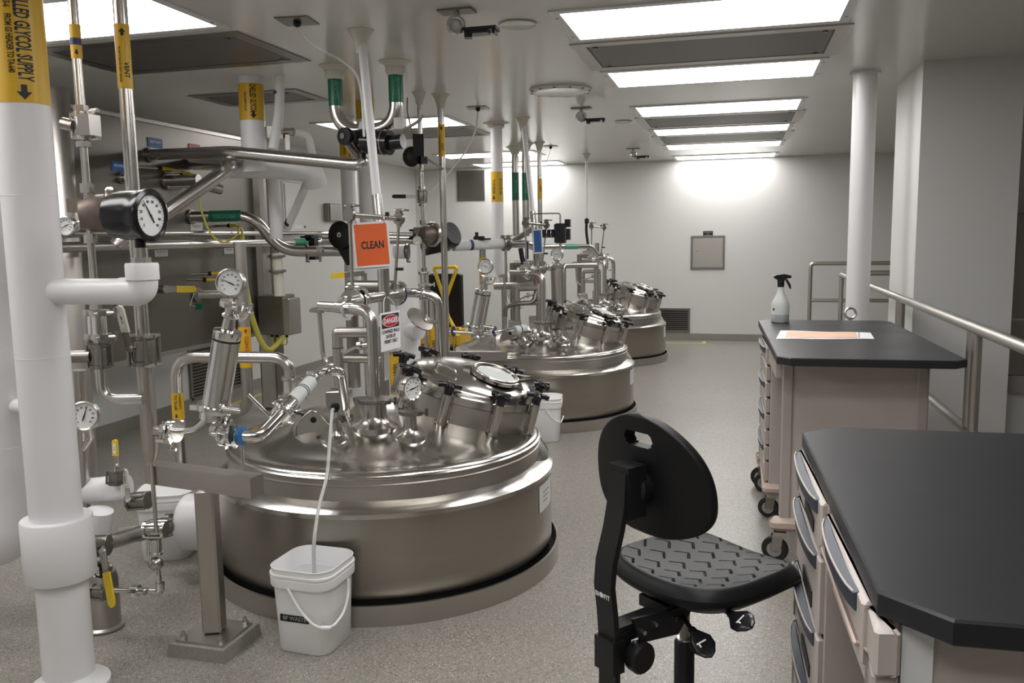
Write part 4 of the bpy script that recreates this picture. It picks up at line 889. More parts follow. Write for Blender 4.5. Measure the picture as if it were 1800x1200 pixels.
# white branch with valves above it
p0, p1 = W(110, 868, 2.86), W(224, 856, 2.92)
t = thing('white_branch', 'horizontal white insulated branch with yellow lever valve near the floor', 'pipe', p0)
part(t, 'jacket', MB().tube([p0, p1], .055, n=28), 'white_pvc'); part(t, 'jacket_end', MB().tube([W(176, 897, 2.8), W(168, 960, 2.8), W(110, 985, 2.75)], .052, .06, n=24), 'white_pvc')
part(t, 'riser', MB().tube([W(147, 895, 2.86), W(139, 650, 2.86)], .028, n=18), 'steel_brushed')
ball_valve(t, W(203, 838, 2.84), (.1, 0, 1), .020, .06, (W(204, 818, 2.82), W(202, 772, 2.82), .024, (1, 0, 0)), 'yellow_bright', tag=('paper', -1, 'V-12', -1))
ball_valve(t, W(244, 880, 2.92), (1, .1, .1), .024, .09, (W(226, 878, 2.86), W(219, 824, 2.86), .024, (1, 0, 0)), 'cream', tag=('paper', -1, '57-MV-3', -1))
# thermometer on the pipe behind the glycol pipe
c = W(148, 731, 2.78); t = thing('thermometer', 'round white dial thermometer half hidden by the thick glycol pipe', 'gauge', c-UP*.08); gauge(t, c, (.35, -.93, .08), .060, .03, 'steel', 'steel', math.radians(72)); part(t, 'stem', MB().tube([c+V((0, .02, -.05)), c+V((-.03, .06, -.10)), W(139, 800, 2.86)], .014, .02), 'steel')
# small drain cluster under the vent strainer
c0 = W(273, 930, 2.86); t = thing('drain_cluster', 'small chrome valve cluster hanging under the vent strainer', 'valve', W(273, 1040, 2.86))
ball_valve(t, c0, (1, .2, 0), .022, .09, None, bm='steel'); ball_valve(t, W(273, 960, 2.86), UP, .018, .07, None, bm='chrome')
part(t, 'trap', MB().sphere(W(274, 990, 2.86), .030), 'steel'); part(t, 'tag_disc', MB().cyl(W(270, 1015, 2.82), W(270, 1015, 2.824), .017, n=24), 'steel')
part(t, 'pipe', MB().tube([W(277, 1000, 2.86), W(281, 1040, 2.86), W(236, 1038, 2.82), W(155, 1036, 2.70)], .011, .015, n=14), 'chrome')
part(t, 'union', MB().hexnut(W(232, 1038, 2.82), W(245, 1038, 2.82), .024).cyl(W(245, 1038, 2.82), W(256, 1039, 2.82), .017), 'chrome')
part(t, 'elbow', MB().tube([W(268, 1040, 2.86), W(282, 1040, 2.86), W(281, 1024, 2.86)], .018, .012, n=14), 'chrome')
ball_valve(t, W(176, 1040, 2.70), (1, 0, 0), .020, .07, (W(176, 1030, 2.68), W(172, 988, 2.66), .026, (1, 0, 0)), 'black', tag=('paper', -1, 'MV-4', -1))
p = WZ(168, 1112, 0)+V((0, .05, 0)); t = thing('steam_trap', 'upright stainless cylinder trap standing behind the glycol pipe', 'trap', V((p.x, p.y, 0)))
zz = zat(p, 1000)
part(t, 'pot', MB().lathe([(.075, 0), (.080, .006), (.080, .012), (.068, .02), (.068, zz-.04), (.060, zz-.01), (.02, zz)], (p.x, p.y, 0), n=32), 'steel_brushed')
part(t, 'top_plate', MB().lathe([(.05, zz-.012), (.05, zz+.012), (.02, zz+.03)], (p.x, p.y, 0), n=24), 'steel')
# waste tube from the dome nozzle to the open bucket
t = thing('waste_tube', 'clear flexible tube from black stopper down into the open bucket', 'tube', bc)
tb = NT+UP*.0; top = NT+UP*.028
part(t, 'tube', MB().tube([top, top+V((.0, -.03, .012)), W(575, 838, 3.12), W(560, 890, 2.98), W(551, 955, 2.84), bc+V((-.012, .02, .08))], .0075, .06, n=10), 'tube_clear')
part(t, 'stopper', MB().lathe([(.010, -.012), (.019, 0), (.021, .012), (.016, .026), (.001, .030)], top+UP*.004, UP, 20), 'black')
part(t, 'adapter', MB().cyl(NT-UP*.01, top, .010), 'chrome'); part(t, 'clip', MB().tube([NT+V((.03, 0, 0)), NT+V((.06, -.02, .01)), NT+V((.075, -.03, -.02))], .005, .01), 'steel_dark')
# dial gauge on the dome
t = thing('dome_gauge', 'chrome cased dial gauge standing on the nearest tank dome', 'gauge', NG); gc = NG+V((0, 0, .10))
part(t, 'stem', MB().cyl(NG-UP*.005, gc, .009).hexnut(NG+UP*.015, NG+UP*.035, .016), 'steel'); gauge(t, gc+V((.02, -.012, 0)), (.88, -.47, 0), .055, .045, 'chrome', 'chrome', .2)
# ------------------------------------------------------------------ pipe frame on each tank dome
tp = thing('tank_header', 'stainless header pipe frame above the nearest tank dome', 'pipe frame', TC)
R1 = .0265; zA = 1.275; zB = 1.30
part(tp, 'down_pipe', MB().tube([NA-UP*.01, V((-1.60, 3.545, zA)), V((-1.80, 3.60, zA+.01))], R1, .075, n=20), 'steel')
part(tp, 'end_stub', MB().tube([V((-1.80, 3.60, zA+.01)), V((-1.90, 3.63, zA+.012))], .024, n=18), 'steel')
part(tp, 'header', MB().tube([V((-1.80, 3.66, zB)), V((-1.78, 4.44, zB)), V((-1.62, 4.50, zB-.02)), NB-UP*.01], R1, .085, n=20), 'steel')
part(tp, 'tee', MB().cyl(V((-1.787, 4.124, zB-.10)), V((-1.787, 4.124, zB+.20)), .031, n=20), 'steel')
clamps(tp, [(V((-1.735, 3.583, zA+.005)), (1, -.25, 0), .030, (0, 0, 1)), (V((-1.797, 3.76, zB)), (0, 1, 0), .048, (0, 0, 1)), (V((-1.796, 3.80, zB)), (0, 1, 0), .046, (1, 0, 1)), (V((-1.786, 4.27, zB)), (0, 1, 0), .048, (1, 0, 1)), (V((-1.70, 4.47, zB-.01)), (1, .3, 0), .030, (0, 0, 1))], 'chrome')
part(tp, 'gasket', cap_ring(MB(), V((-1.786, 4.286, zB)), (0, 1, 0), .0645, .008), 'blue_navy', 'navy gasket')
part(tp, 'bleed_tube', MB().tube([V((-1.70, 4.47, zB-.03)), V((-1.70, 4.47, zB-.17)), V((-1.62, 4.48, zB-.17))], .012, .04), 'steel')
# vent pole up to the ceiling
pt = V((-1.787, 4.124, zB+.19)); pc = V((-1.935, 4.275, H)); k1 = pt+(pc-pt)*.28
part(tp, 'pole', MB().cyl(pt, k1, .0275, n=20), 'steel'); part(tp, 'white_pole', MB().cyl(k1-(pc-pt)*.0, pc, .0235, n=20), 'white_pvc', 'white upper pole')
cone(tp, pc, .024, H, .062, .12)
# left rectangular frame of mitred pipe with gearbox block
fx, fy = -1.925, 3.845
part(tp, 'frame_pipe', MB().tube([V((fx, fy, .86)), V((fx, fy, 1.135)), V((-1.70, fy+.02, 1.14))], .027, .004, n=18), 'steel_brushed')
part(tp, 'frame_pipe', MB().tube([V((fx+.02, fy+.02, 1.005)), V((-1.70, fy+.03, 1.005))], .023, n=18), 'steel_brushed')
part(tp, 'frame_pipe', MB().tube([V((-1.715, fy+.03, .78)), V((-1.715, fy+.03, 1.14))], .021, n=18), 'steel_brushed')
part(tp, 'frame_pipe', MB().tube([V((-2.05, 4.28, .78)), V((-2.05, 4.28, 1.34)), V((-1.79, 4.26, 1.34))], .034, .004, n=18), 'steel_dark')
part(tp, 'cable_tie', MB().torus(V((fx, fy, 1.06)), UP, .028, .002, 20, 5), 'black')
part(tp, 'gearbox', MB().bbox((fx+.0, fy-.01, .80), (.115, .115, .10), .006, .25).box((fx, fy-.01, .735), (.09, .09, .04), .25), 'steel_brushed')
part(tp, 'gearbox', MB().bbox((-1.77, fy+.12, .83), (.10, .08, .11), .006, .1).cyl((-1.77, fy+.12, .70), (-1.77, fy+.12, .79), .03), 'steel_brushed')
part(tp, 'quick_tee', MB().tube([V((fx+.02, fy, 1.06-.03)), V((-1.80, fy-.01, 1.075))], .008).lathe([(.006, -.012), (.022, -.01), (.022, .01), (.006, .012)], V((-1.80, fy-.01, 1.075)), (1, 0, .1), 18).tube([V((-1.79, fy-.01, 1.075)), V((-1.75, fy-.01, 1.08))], .010), 'steel')
part(tp, 'gooseneck', MB().tube([V((fx, fy, .97)), V((fx-.06, fy, .97)), V((fx-.085, fy, 1.02)), V((fx-.095, fy, 1.24))], .012, .05).prism([(-.045, -.012), (.02, -.016), (.02, .014), (-.03, .012), (-.05, .0)], V((fx-.095, fy, 1.25)), (1, 0, 0), UP, .03), 'steel')
# top bar carrying the status card
b0, b1 = V((-1.80, 3.775, 1.715)), V((-1.69, 4.125, 1.70))
part(tp, 'top_bar', MB().cyl(b0, b1, .013, n=16), 'steel')
clamps(tp, [(b0, b1-b0, .02, (0, 0, 1)), (b1, b1-b0, .02, (0, 0, 1))], 'steel_dark')
part(tp, 'rod', MB().cyl(V((b0.x, b0.y, zB+.02)), b0, .009, n=12), 'steel'); part(tp, 'rod', MB().cyl(V((b1.x-.05, b1.y+.03, zB+.02)), b1, .008, n=12), 'steel')
part(tp, 'wing_nut', MB().box(b1+V((-.03, -.08, .022)), (.018, .05, .02), .3).cyl(V((b1.x-.03, b1.y+.01, 1.44)), V((b1.x+.01, b1.y+.01, 1.44)), .008), 'black')
part(tp, 'black_cable', MB().tube([V((-2.15, 3.62, .80)), V((-2.05, 3.70, .74)), V((-1.98, 3.74, .72)), V((-1.90, 3.72, .78))], .005, .05), 'black')
for k, lab in ((1, 'stainless header pipe frame above the middle tank dome'), (2, 'stainless header pipe frame above the farthest tank dome')):
    c = copy_tree(tp, None, (0, PITCH*k, 0)); c['label'] = lab
    if k == 2:
        for ch in [q for q in c.children if q.name.split('.')[0] in ('pole', 'white_pole', 'ceiling_cone')]: bpy.data.objects.remove(ch)
# cards and signs
def card(name, lab, p00, p10, p01, m, border, th=.003, cat='sign'):
    # p00 lower left, p10 lower right, p01 upper left
    p00, p10, p01 = V(p00), V(p10), V(p01); ex, ey = (p10-p00), (p01-p00); w, h = ex.length, ey.length; ex.normalize(); ey = (ey-ex*ey.dot(ex)).normalized(); n = ex.cross(ey)
    c = p00+ex*w/2+ey*h/2; t = thing(name, lab, cat, c-ey*h/2)
    bd = part(t, 'backing', MB().box(c, (w, h, th), axes=(ex, ey, n)), 'paper', smooth=False)
    if border: part(t, 'face', MB().box(c+n*(th/2+.0005), (w-2*border, h-2*border, .001), axes=(ex, ey, n)), m, smooth=False)
    return t, c, ex, ey, n, w, h
Yc = 3.80
t, c, ex, ey, n, w, h = card('status_card', 'orange CLEAN status card hanging over the nearest tank', W(625, 472, Yc), W(689, 467, Yc+.09), W(618, 392, Yc), 'orange', .010)
text(t, 'CLEAN', .050, c+n*.0032+ex*.004-ey*.003, ex, ey, 'ink', 'lettering', .72)
part(t, 'spare_card', MB().box(c-n*.012-ex*.012-ey*.012, (w, h, .003), axes=(ex, ey, n)), 'paper', smooth=False)
for s_ in (-.38, .38): part(t, 'hook_ring', MB().torus(c+ex*w*s_+ey*(h*.5+.005), ex, .022, .0018, 24, 6), 'steel')
Yd = 3.58
d0 = W(670, 619, Yd); t, c, ex, ey, n, w, h = card('danger_sign', 'white DANGER CONFINED SPACE sign hanging on the nearest tank pipework', d0, WZ(704, 610, d0.z), d0+UP*(W(668, 551, Yd).z-d0.z), 'paper', 0)
part(t, 'black_field', MB().box(c+ey*h*.27+n*.0022, (w*.88, h*.36, .001), axes=(ex, ey, n)), 'ink', smooth=False)
def oval(k, off): return MB().prism([(w*.42*k*math.cos(2*PI*i/36), h*.155*k*math.sin(2*PI*i/36)) for i in range(36)], c+ey*h*.27+n*off, ex, ey, .0006)
part(t, 'oval_rim', oval(1, .0030), 'ink_white', smooth=False); part(t, 'oval', oval(.93, .0036), 'red', smooth=False)
fitw = lambda s, size, tgt: tgt/(size*(max(q[0] for q in text_geo(s)[0])-min(q[0] for q in text_geo(s)[0])))
text(t, 'DANGER', h*.18, c+ey*h*.27+n*.0042, ex, ey, 'ink_white', 'heading', fitw('DANGER', h*.18, w*.70))
for i, (s_, k_) in enumerate((('CONFINED SPACE', .90), ('ENTER BY', .50), ('PERMIT ONLY', .68))): text(t, s_, h*.125, c-ey*h*(.01+.13*i)+n*.0024, ex, ey, 'ink', 'lettering', fitw(s_, h*.125, w*k_))
part(t, 'hanger', MB().tube([c+ey*h*.46+ex*w*.3, c+ey*h*.75+ex*w*.2, c+ey*h*.9-ex*w*.1], .0018, .02), 'ink_white'); part(t, 'hanger', MB().tube([c+ey*h*.46-ex*w*.3, c+ey*h*.8-ex*w*.3, c+ey*h*.9-ex*w*.2], .0018, .02), 'ink_white')
Y2 = 7.30
t, c, ex, ey, n, w, h = card('status_card', 'blue status card hanging over the middle tank', W(938, 446, Y2), W(955, 445, Y2-.02), W(936.5, 403, Y2), 'blue', .012)
part(t, 'hook', MB().tube([c+ey*h*.48, c+ey*(h*.48+.06)], .003), 'steel')
t, c, ex, ey, n, w, h = card('danger_sign', 'narrow white and red warning sign seen edge on by the middle tank', W(947, 524, 7.16), W(951, 524, 7.10), W(940, 484, 7.22), 'paper', 0)
part(t, 'red_field', MB().box(c+ey*h*.25+n*.0022, (w*.8, h*.28, .001), axes=(ex, ey, n)), 'red', smooth=False)
# ------------------------------------------------------------------ green banded U bend at the ceiling with valve
uL, uR = WZ(588, 116, H), WZ(694, 108, H); yU = (uL.y+uR.y)/2; uL.y = uR.y = yU; zU = zat(uL, 232)
t = thing('process_loop', 'U shaped stainless pipe with green bands hanging from the ceiling', 'pipe', V(((uL.x+uR.x)/2, yU, zU)))
part(t, 'pipe', MB().tube([V((uL.x, yU, H)), V((uL.x, yU, zU)), V((uR.x, yU, zU)), V((uR.x, yU, H))], .044, .17, n=24, seg=12), 'steel')
for q, (v0, v1) in ((uL, (132, 187)), (uR, (125, 181))):
    z0, z1 = zat(q, v1), zat(q, v0); band(t, q, .044, z0, z1, 'green', [('PROCESS', .05, 0, (z0+z1)/2, .55)], None, ink='green_soft', lab='dark green band', rr=.0016)
    cone(t, q, .046, H, .088, .085)
um = V(((uL.x+uR.x)/2, yU, zU))
part(t, 'joint', MB().lathe([(.045, -.03), (.06, -.03), (.06, .03), (.045, .03)], um, (1, 0, 0), 24), 'paper')
part(t, 'valve_body', MB().cyl(um+V((-.05, -.08, -.05)), um+V((.02, -.02, -.03)), .045).cyl(um+V((.02, -.08, -.08)), um+V((.20, -.10, -.095)), .075, n=28).cyl(um+V((.20, -.10, -.095)), um+V((.29, -.11, -.09)), .045, n=20), 'black_gloss')
part(t, 'hand_wheel', MB().lathe([(.02, -.02), (.055, -.018), (.058, 0), (.055, .018), (.02, .02)], um+V((-.09, -.12, -.045)), (-.3, -1, 0), 10), 'black'); part(t, 'wheel_nut', MB().cyl(um+V((-.095, -.135, -.045)), um+V((-.10, -.15, -.045)), .018), 'chrome')
part(t, 'actuator_rings', MB().torus(um+V((.16, -.096, -.09)), (1, -.1, -.08), .076, .004, 32, 6), 'steel')
part(t, 'sticker', MB().box(um+V((.10, -.165, -.08)), (.05, .003, .05)), 'paper', smooth=False)
part(t, 'limit_switch', MB().box(um+V((.26, -.08, .02)), (.06, .06, .07)).tube([um+V((.29, -.1, -.02)), um+V((.38, -.1, .02)), um+V((.42, -.1, .06))], .010, .03), 'steel_dark')
# white air tube looping from the ceiling
p = WZ(575, 92, H); solo('air_tube', 'thin white air tube curling down beside the white pole', 'tube', MB().tube([p, W(600, 105, p.y), W(628, 128, p.y), W(636, 165, p.y), W(640, 240, p.y)], .008, .12, n=8), 'white_plastic', p)
# torn black sensor mass on the slim line behind
c = W(732, 268, 6.05); t = thing('pneumatic_positioner', 'black pneumatic positioner with dangling tubes near the ceiling', 'actuator', c)
part(t, 'housing', MB().sphere(c+V((-.04, 0, -.03)), .07, 14, (1, .8, 1.1)).box(c+V((.02, 0, .05)), (.08, .09, .16), .3).box(c+V((.05, 0, -.06)), (.05, .06, .05), .7), 'black')
part(t, 'tubing', MB().tube([c+V((-.02, 0, .10)), c+V((-.06, -.01, .30)), c+V((-.055, -.01, .40))], .006).tube([c+V((.02, 0, -.10)), c+V((.0, 0, -.14)), c+V((.20, 0, -.13))], .004).tube([c+V((.05, 0, -.03)), c+V((.21, 0, -.13))], .008), 'ink_grey')
# ------------------------------------------------------------------ white insulated risers with yellow bands by the middle tank
for (u, v), r, vb, zlo, lab in (((609, 205), .072, (226, 292), .02, 'white insulated riser with yellow band nearest the left wall'), ((641, 178), .072, (178, 211), .02, 'white insulated riser with yellow band behind the CLEAN card')):
    p = WZ(u, v, H); p.z = 0; t = thing('insulated_riser', lab, 'pipe', p)
    part(t, 'jacket', MB().cyl(V((p.x, p.y, zlo)), V((p.x, p.y, H)), r, n=32), 'white_pvc')
    z0, z1 = zat(p, vb[1]), zat(p, vb[0]); band(t, p, r, z0, z1, 'yellow', [('CHILLED GLYCOL', .055, .35, (z0+z1)/2, .5), ('FROM GS HEADER', .028, -.4, (z0+z1)/2, .6)], (z0+.04, .04, -1, 0), lab='yellow glycol band')
p = WZ(872, 216, H); p.z = 0; t = thing('insulated_riser', 'white insulated riser with yellow band behind the middle tank', 'pipe', p)
z0 = zat(p, 468)
part(t, 'jacket', MB().tube([V((p.x, p.y, H)), V((p.x, p.y, z0)), V((p.x+.22, p.y, z0-.42))], .058, .10, n=28), 'white_pvc'); a0, a1 = zat(p, 355), zat(p, 302)
band(t, p, .058, a0, a1, 'yellow', [('GLYCOL RETURN', .04, .6, (a0+a1)/2, .5), ('TO GS HEADER', .04, -.6, (a0+a1)/2, .5)], (a0+.04, .04, -1, -.6), lab='yellow glycol band'); cone(t, p, .06, H, .11, .05)
# banded process drops above the middle tank
for u, v, r, g0, g1, m, lab in ((905, 258, .042, 303, 352, 'green', 'thick stainless drop pipe with green band left of the white pole'), (923, 252, .042, 304, 352, 'green', 'thick stainless drop pipe with green band behind the white pole'), (948, 250, .026, 314, 349, 'yellow', 'slim stainless drop pipe with yellow band over the middle tank')):
    p = WZ(u, v, H); p.z = 0; t = thing('drop_pipe', lab, 'pipe', p); zl = zat(p, 415 if m == 'green' else 470)
    part(t, 'pipe', MB().cyl(V((p.x, p.y, zl)), V((p.x, p.y, H)), r, n=20), 'steel'); cone(t, p, r, H, r*2.3, .09)
    band(t, p, r, zat(p, g1), zat(p, g0), m, [('PROCESS', .05, 0, (zat(p, g1)+zat(p, g0))/2, .8)] if m == 'green' else [('VENT', .03, .3, (zat(p, g1)+zat(p, g0))/2, 1)], None, ink='green_soft' if m == 'green' else 'ink', rr=.002)
p = WZ(1031, 270, H); p.z = 0; t = thing('cable_drop', 'white ceiling conduit ending in a black cable at the farthest tank', 'conduit', p); zk = zat(p, 386)
part(t, 'conduit', MB().cyl(V((p.x, p.y, zk)), V((p.x, p.y, H)), .017), 'white_pvc'); cone(t, p, .018, H, .055, .09)
part(t, 'cable', MB().tube([V((p.x, p.y, zk+.02)), V((p.x-.01, p.y, zk-.15)), W(1035, 440, p.y)], .018, .1), 'black'); part(t, 'gland', MB().cyl(V((p.x, p.y, zk-.05)), V((p.x, p.y, zk+.01)), .03), 'black')
jb = W(1036, 452, p.y); solo('junction_box', 'grey stainless junction box under the black cable', 'box', MB().bbox(jb, (.17, .10, .20), .008), 'steel_brushed')
# actuator valve on the middle tank
c = W(985, 410, 7.6); t = thing('valve_actuator', 'black valve actuator with hose loop above the middle tank gauge', 'actuator', c-UP*.12)
part(t, 'body', MB().bbox(c, (.10, .10, .18), .012).cyl(c-V((.02, 0, -.0)), c-V((.17, 0, 0)), .038).box(c+V((.07, 0, .09)), (.05, .05, .07)).box(c+V((.075, 0, -.01)), (.035, .05, .10)), 'black_gloss')
part(t, 'rings', MB().torus(c-V((.08, 0, 0)), (1, 0, 0), .039, .004).torus(c-V((.12, 0, 0)), (1, 0, 0), .039, .004), 'steel'); part(t, 'hose', MB().tube([c+V((0, 0, .09)), c+V((0, 0, .18)), c+V((-.26, 0, .18)), c+V((-.26, 0, .06))], .006, .02), 'steel_dark')
part(t, 'stem', MB().cyl(c-UP*.09, c-UP*.18, .012), 'steel'); gauge(t, W(979, 447, 7.55), (-.1, -1, 0), .058, .03, 'steel', 'steel', .05)
gb = W(979, 447, 7.58); part(t, 'gauge_leg', MB().cyl(gb-UP*.05, gb-UP*.22, .02), 'steel')
t = thing('tall_filter', 'tall upright stainless filter cylinder beside the middle tank header', 'filter', W(981, 545, 7.6)); part(t, 'body', MB().cyl(W(981, 546, 7.6), W(979, 474, 7.6), .058, n=24), 'steel_brushed'); part(t, 'head', MB().lathe([(.058, 0), (.065, .01), (.065, .035), (.03, .06)], W(979, 474, 7.6), UP, 24), 'steel')
a, b = W(940, 434, 8.1), W(1038, 433, 8.9); t = thing('green_line', 'horizontal slim stainless line with green band leading to the farthest tank', 'pipe', a); part(t, 'pipe', MB().tube([a, b, b+V((.06, .1, -.10))], .025, .05), 'steel'); dd = (b-a).normalized(); part(t, 'band', cap_ring(MB(), a+(b-a)*.62, dd, .0265, .22), 'green_soft')
a, b = W(990, 467, 8.4), W(1048, 466, 9.3); solo('cross_rail', 'horizontal stainless rail behind the middle tank gauge', 'pipe', MB().tube([V((a.x, a.y, 0)), a, b, V((b.x, b.y, 0))], .028, .05), 'steel_brushed', a)
# ------------------------------------------------------------------ filter of the middle tank
t, fb, fax = filter_housing(W(838, 574, 6.55), W(850, 508, 6.55), 'polished leaning filter housing beside the middle tank dome', .066, .063, (.1, -1, .05), math.radians(160))
part(t, 'tubes', MB().tube([fb-fax*.04, W(835, 585, 6.5), W(812, 584, 6.45), W(785, 582, 6.4)], .013, .06).tube([fb-fax*.04+V((.03, 0, 0)), W(845, 585, 6.55), W(872, 584, 6.6), W(900, 578, 6.8)], .018, .06), 'chrome')
for u in (797, 870): part(t, 'gasket', MB().lathe([(.012, -.005), (.044, -.005), (.044, .005), (.012, .005)], W(u, 582, 6.43 if u < 800 else 6.6), (1, 0, 0), 24), 'blue_navy')
part(t, 'rods', MB().cyl(W(797, 590, 6.43), W(798, 622, 6.43), .006).cyl(W(870, 590, 6.6), W(871, 622, 6.6), .006), 'steel')
part(t, 'support_beam', MB().beam(W(787, 625, 6.35), W(890, 625, 6.6), .07, .07), 'steel_brushed', smooth=False)
bp = W(822, 625, 6.42); part(t, 'support_post', MB().box((bp.x, bp.y, bp.z/2-.02), (.07, .07, bp.z-.04)), 'steel_brushed', smooth=False)
p0, p1 = W(904, 581, 6.85), W(922, 578, 6.95); part(t, 'frosted_section', MB().cyl(p0, p1, .04), 'white_frost'); part(t, 'stripe', cap_ring(MB(), p0+(p1-p0)*.5, p1-p0, .0408, .012), 'blue_navy')
# ------------------------------------------------------------------ stainless transfer panel along the left wall
PX = -4.30
def pw(u, v, dx=0): return WX(u, v, PX+dx)
z0, z1 = .735, 2.50; y0, y1 = 4.70, 7.02
t = thing('transfer_panel', 'large stainless transfer panel standing along the left wall', 'panel', (PX, (y0+y1)/2, 0))
part(t, 'face_plate', MB().box((PX-.01, (y0+y1)/2, (z0+z1)/2), (.02, y1-y0, z1-z0)), 'steel_panel', smooth=False)
part(t, 'top_edge', MB().box((PX-.03, (y0+y1)/2, z1), (.09, y1-y0+.06, .025)), 'steel_brushed', smooth=False)
part(t, 'bottom_edge', MB().box((PX-.02, (y0+y1)/2, z0), (.07, y1-y0, .03)), 'steel_brushed', smooth=False)
q = WX(102, 300, -4.22); part(t, 'round_post', MB().lathe([(.10, 0), (.10, 2.56), (.09, 2.575), (.001, 2.578)], (q.x, q.y, 0), n=32), 'steel_brushed')
part(t, 'corner_post', MB().bbox((PX+.03, y1+.04, 1.25), (.13, .10, 2.50), .03), 'steel_brushed'); part(t, 'corner_post', MB().bbox((PX+.10, y1+.14, 1.15), (.08, .08, 2.30), .02), 'steel_dark')
for u, v, m, s_, tx in ((272, 251, 'blue', (.17, .07), 'PILOT VALVE'), (341, 260, 'red', (.15, .06), 'HOT WATER'), (209, 293, 'blue', (.15, .07), 'WFI SUPPLY'), (345, 399, 'paper', (.16, .07), 'TA-640 OUT'), (283, 444, 'paper', (.15, .06), 'TA-620 OUT'), (402, 440, 'paper', (.15, .06), 'TA-640 IN')):
    p = pw(u, v); lb = part(t, 'label_plate', MB().box(p+V((.003, 0, 0)), (.004, s_[0], s_[1])), m, smooth=False)
    text(lb, tx, .026, p+V((.0058, 0, .006)), (0, 1, 0), UP, 'ink_white' if m != 'paper' else 'ink_grey', 'lettering', .8)
def port(par, u, v, r, L, flange=True):
    p = pw(u, v); m = MB().tube([p-V((.01, 0, 0)), p+V((L, 0, 0))], r, n=18)
    o = part(par, 'port', m, 'steel')
    if flange: part(o, 'ferrule', MB().lathe([(r, -.01), (r*1.35, -.01), (r*1.35, .006), (r, .008)], p+V((.012, 0, 0)), (1, 0, 0), 22), 'steel_dark')
    return p
for u, v, r, L in ((212, 313, .03, .05), (290, 318, .042, .30)): port(t, u, v, r, L)
# upper pipe to the loop valve
a = pw(262, 272); b = a+V((.42, .05, .0)); t = thing('panel_pipe', 'long stainless pipe leaving the panel top and passing in front of the white pipe', 'pipe', a)
e_ = W(645, 291, 4.98); part(t, 'pipe', MB().tube([a-V((.005, 0, 0)), W(405, 267, 5.0), e_, V((uL.x+.05, yU+.02, um.z-.03))], .040, .10, n=20), 'steel'); part(t, 'ferrule', MB().lathe([(.04, -.01), (.055, -.01), (.055, .008), (.04, .01)], a+V((.012, 0, 0)), (1, 0, 0), 22), 'steel_dark')
# second pipe folding back down to the left
a = pw(335, 288); c_ = W(412, 289, 5.14); d_ = W(272, 388, 4.7)
t = thing('panel_pipe', 'stainless pipe folding back from the panel diagonally behind the black gauge', 'pipe', a); part(t, 'pipe', MB().tube([a-V((.005, 0, 0)), c_, d_], .046, .07, n=20, seg=10), 'steel')
part(t, 'outlet', MB().tube([d_, d_+V((-.10, -.2, -.12)), V((d_.x-.12, d_.y-.22, zat((d_.x-.12, d_.y-.22), 432)))], .046, .10, n=20), 'steel')
# curved stub
a = pw(290, 325); t = thing('panel_pipe', 'short curved stainless stub below the blue panel label', 'pipe', a); part(t, 'pipe', MB().tube([a, W(345, 322, 6.0), W(388, 333, 6.2)], .042, .12, n=18), 'steel')
# process line with green band
a = pw(335, 381); p1, p2, p3, p4 = W(360, 381, 5.95), W(446, 378, 6.15), W(492, 442, 6.3), W(610, 441, 6.5)
t = thing('process_line', 'stainless process line with green PROCESS band dropping to the black valve', 'pipe', a)
part(t, 'pipe', MB().tube([a-V((.005, 0, 0)), p2, p3, p4], .044, .17, n=20, seg=10), 'steel'); part(t, 'ferrule', MB().lathe([(.044, -.01), (.06, -.01), (.06, .008), (.044, .01)], a+V((.012, 0, 0)), (1, 0, 0), 22), 'steel_dark')
g0, g1 = a+(p2-a)*.32, a+(p2-a)*.82; dd = (g1-g0).normalized(); bn = part(t, 'pipe_label', cap_ring(MB(), (g0+g1)/2, dd, .0465, (g1-g0).length), 'green', 'green PROCESS band')
nn = (EYE-(g0+g1)/2).normalized(); nn = (nn-dd*nn.dot(dd)).normalized(); text(bn, 'PROCESS', .05, (g0+g1)/2+nn*.0485, -dd, -nn.cross(dd), 'green_soft', sx=.9)
part(t, 'drain_cock', MB().tube([W(563, 442, 6.4), W(563, 460, 6.4)], .012).box(W(563, 438, 6.38), (.05, .04, .05)), 'steel'); clamps(t, [(W(540, 442, 6.4), p4-p3, .05, (0, -.4, -1))])
hw = W(601, 413, 6.25); ax = V((-.15, -1, .05)).normalized()
part(t, 'valve_housing', MB().lathe([(.10, -.10), (.112, -.02), (.115, 0), (.11, .03), (.10, .036), (.001, .036)], hw, ax, 40).prism([(-.10, -.02), (.10, -.02), (.10, -.22), (.03, -.24)], hw-ax*.04, (1, -.1, 0), UP, .08), 'black')
part(t, 'cap_screw', MB().lathe([(.022, .034), (.020, .042), (.001, .042)], hw, ax, 16), 'chrome'); part(t, 'cap_hole', MB().cyl(hw+ax*.042, hw+ax*.044, .008, n=10), 'ink')
# utility headers at eye height
def run(name, lab, pts, r, m='steel', bend=.08):
    t = thing(name, lab, 'pipe', pts[0]); part(t, 'pipe', MB().tube(pts, r, bend, n=18), m); return t
zz = 1.575
t = run('header_pipe', 'long horizontal stainless header running level along the panel', [V((-4.02, 2.9, zz)), V((-4.02, 7.6, zz)), V((-3.2, 8.3, zz))], .034)
a, b = W(520, 421, 7.45), W(536, 421, 7.55); part(t, 'pipe_label', cap_ring(MB(), V((-4.02, 7.3, zz)), (0, 1, 0), .0355, .22), 'green', 'green band'); part(t, 'hanger', MB().box(V((-4.00, 7.52, zz-.05)), (.10, .08, .24)), 'black', smooth=False); part(t, 'hanger_top', MB().box(V((-4.0, 7.52, zz+.05)), (.12, .22, .02)), 'black', smooth=False)
run('header_pipe', 'thin upper stainless header running just above the long header', [V((-4.12, 2.9, zz+.085)), V((-4.12, 7.9, zz+.085)), V((-3.3, 8.6, zz+.06))], .022)
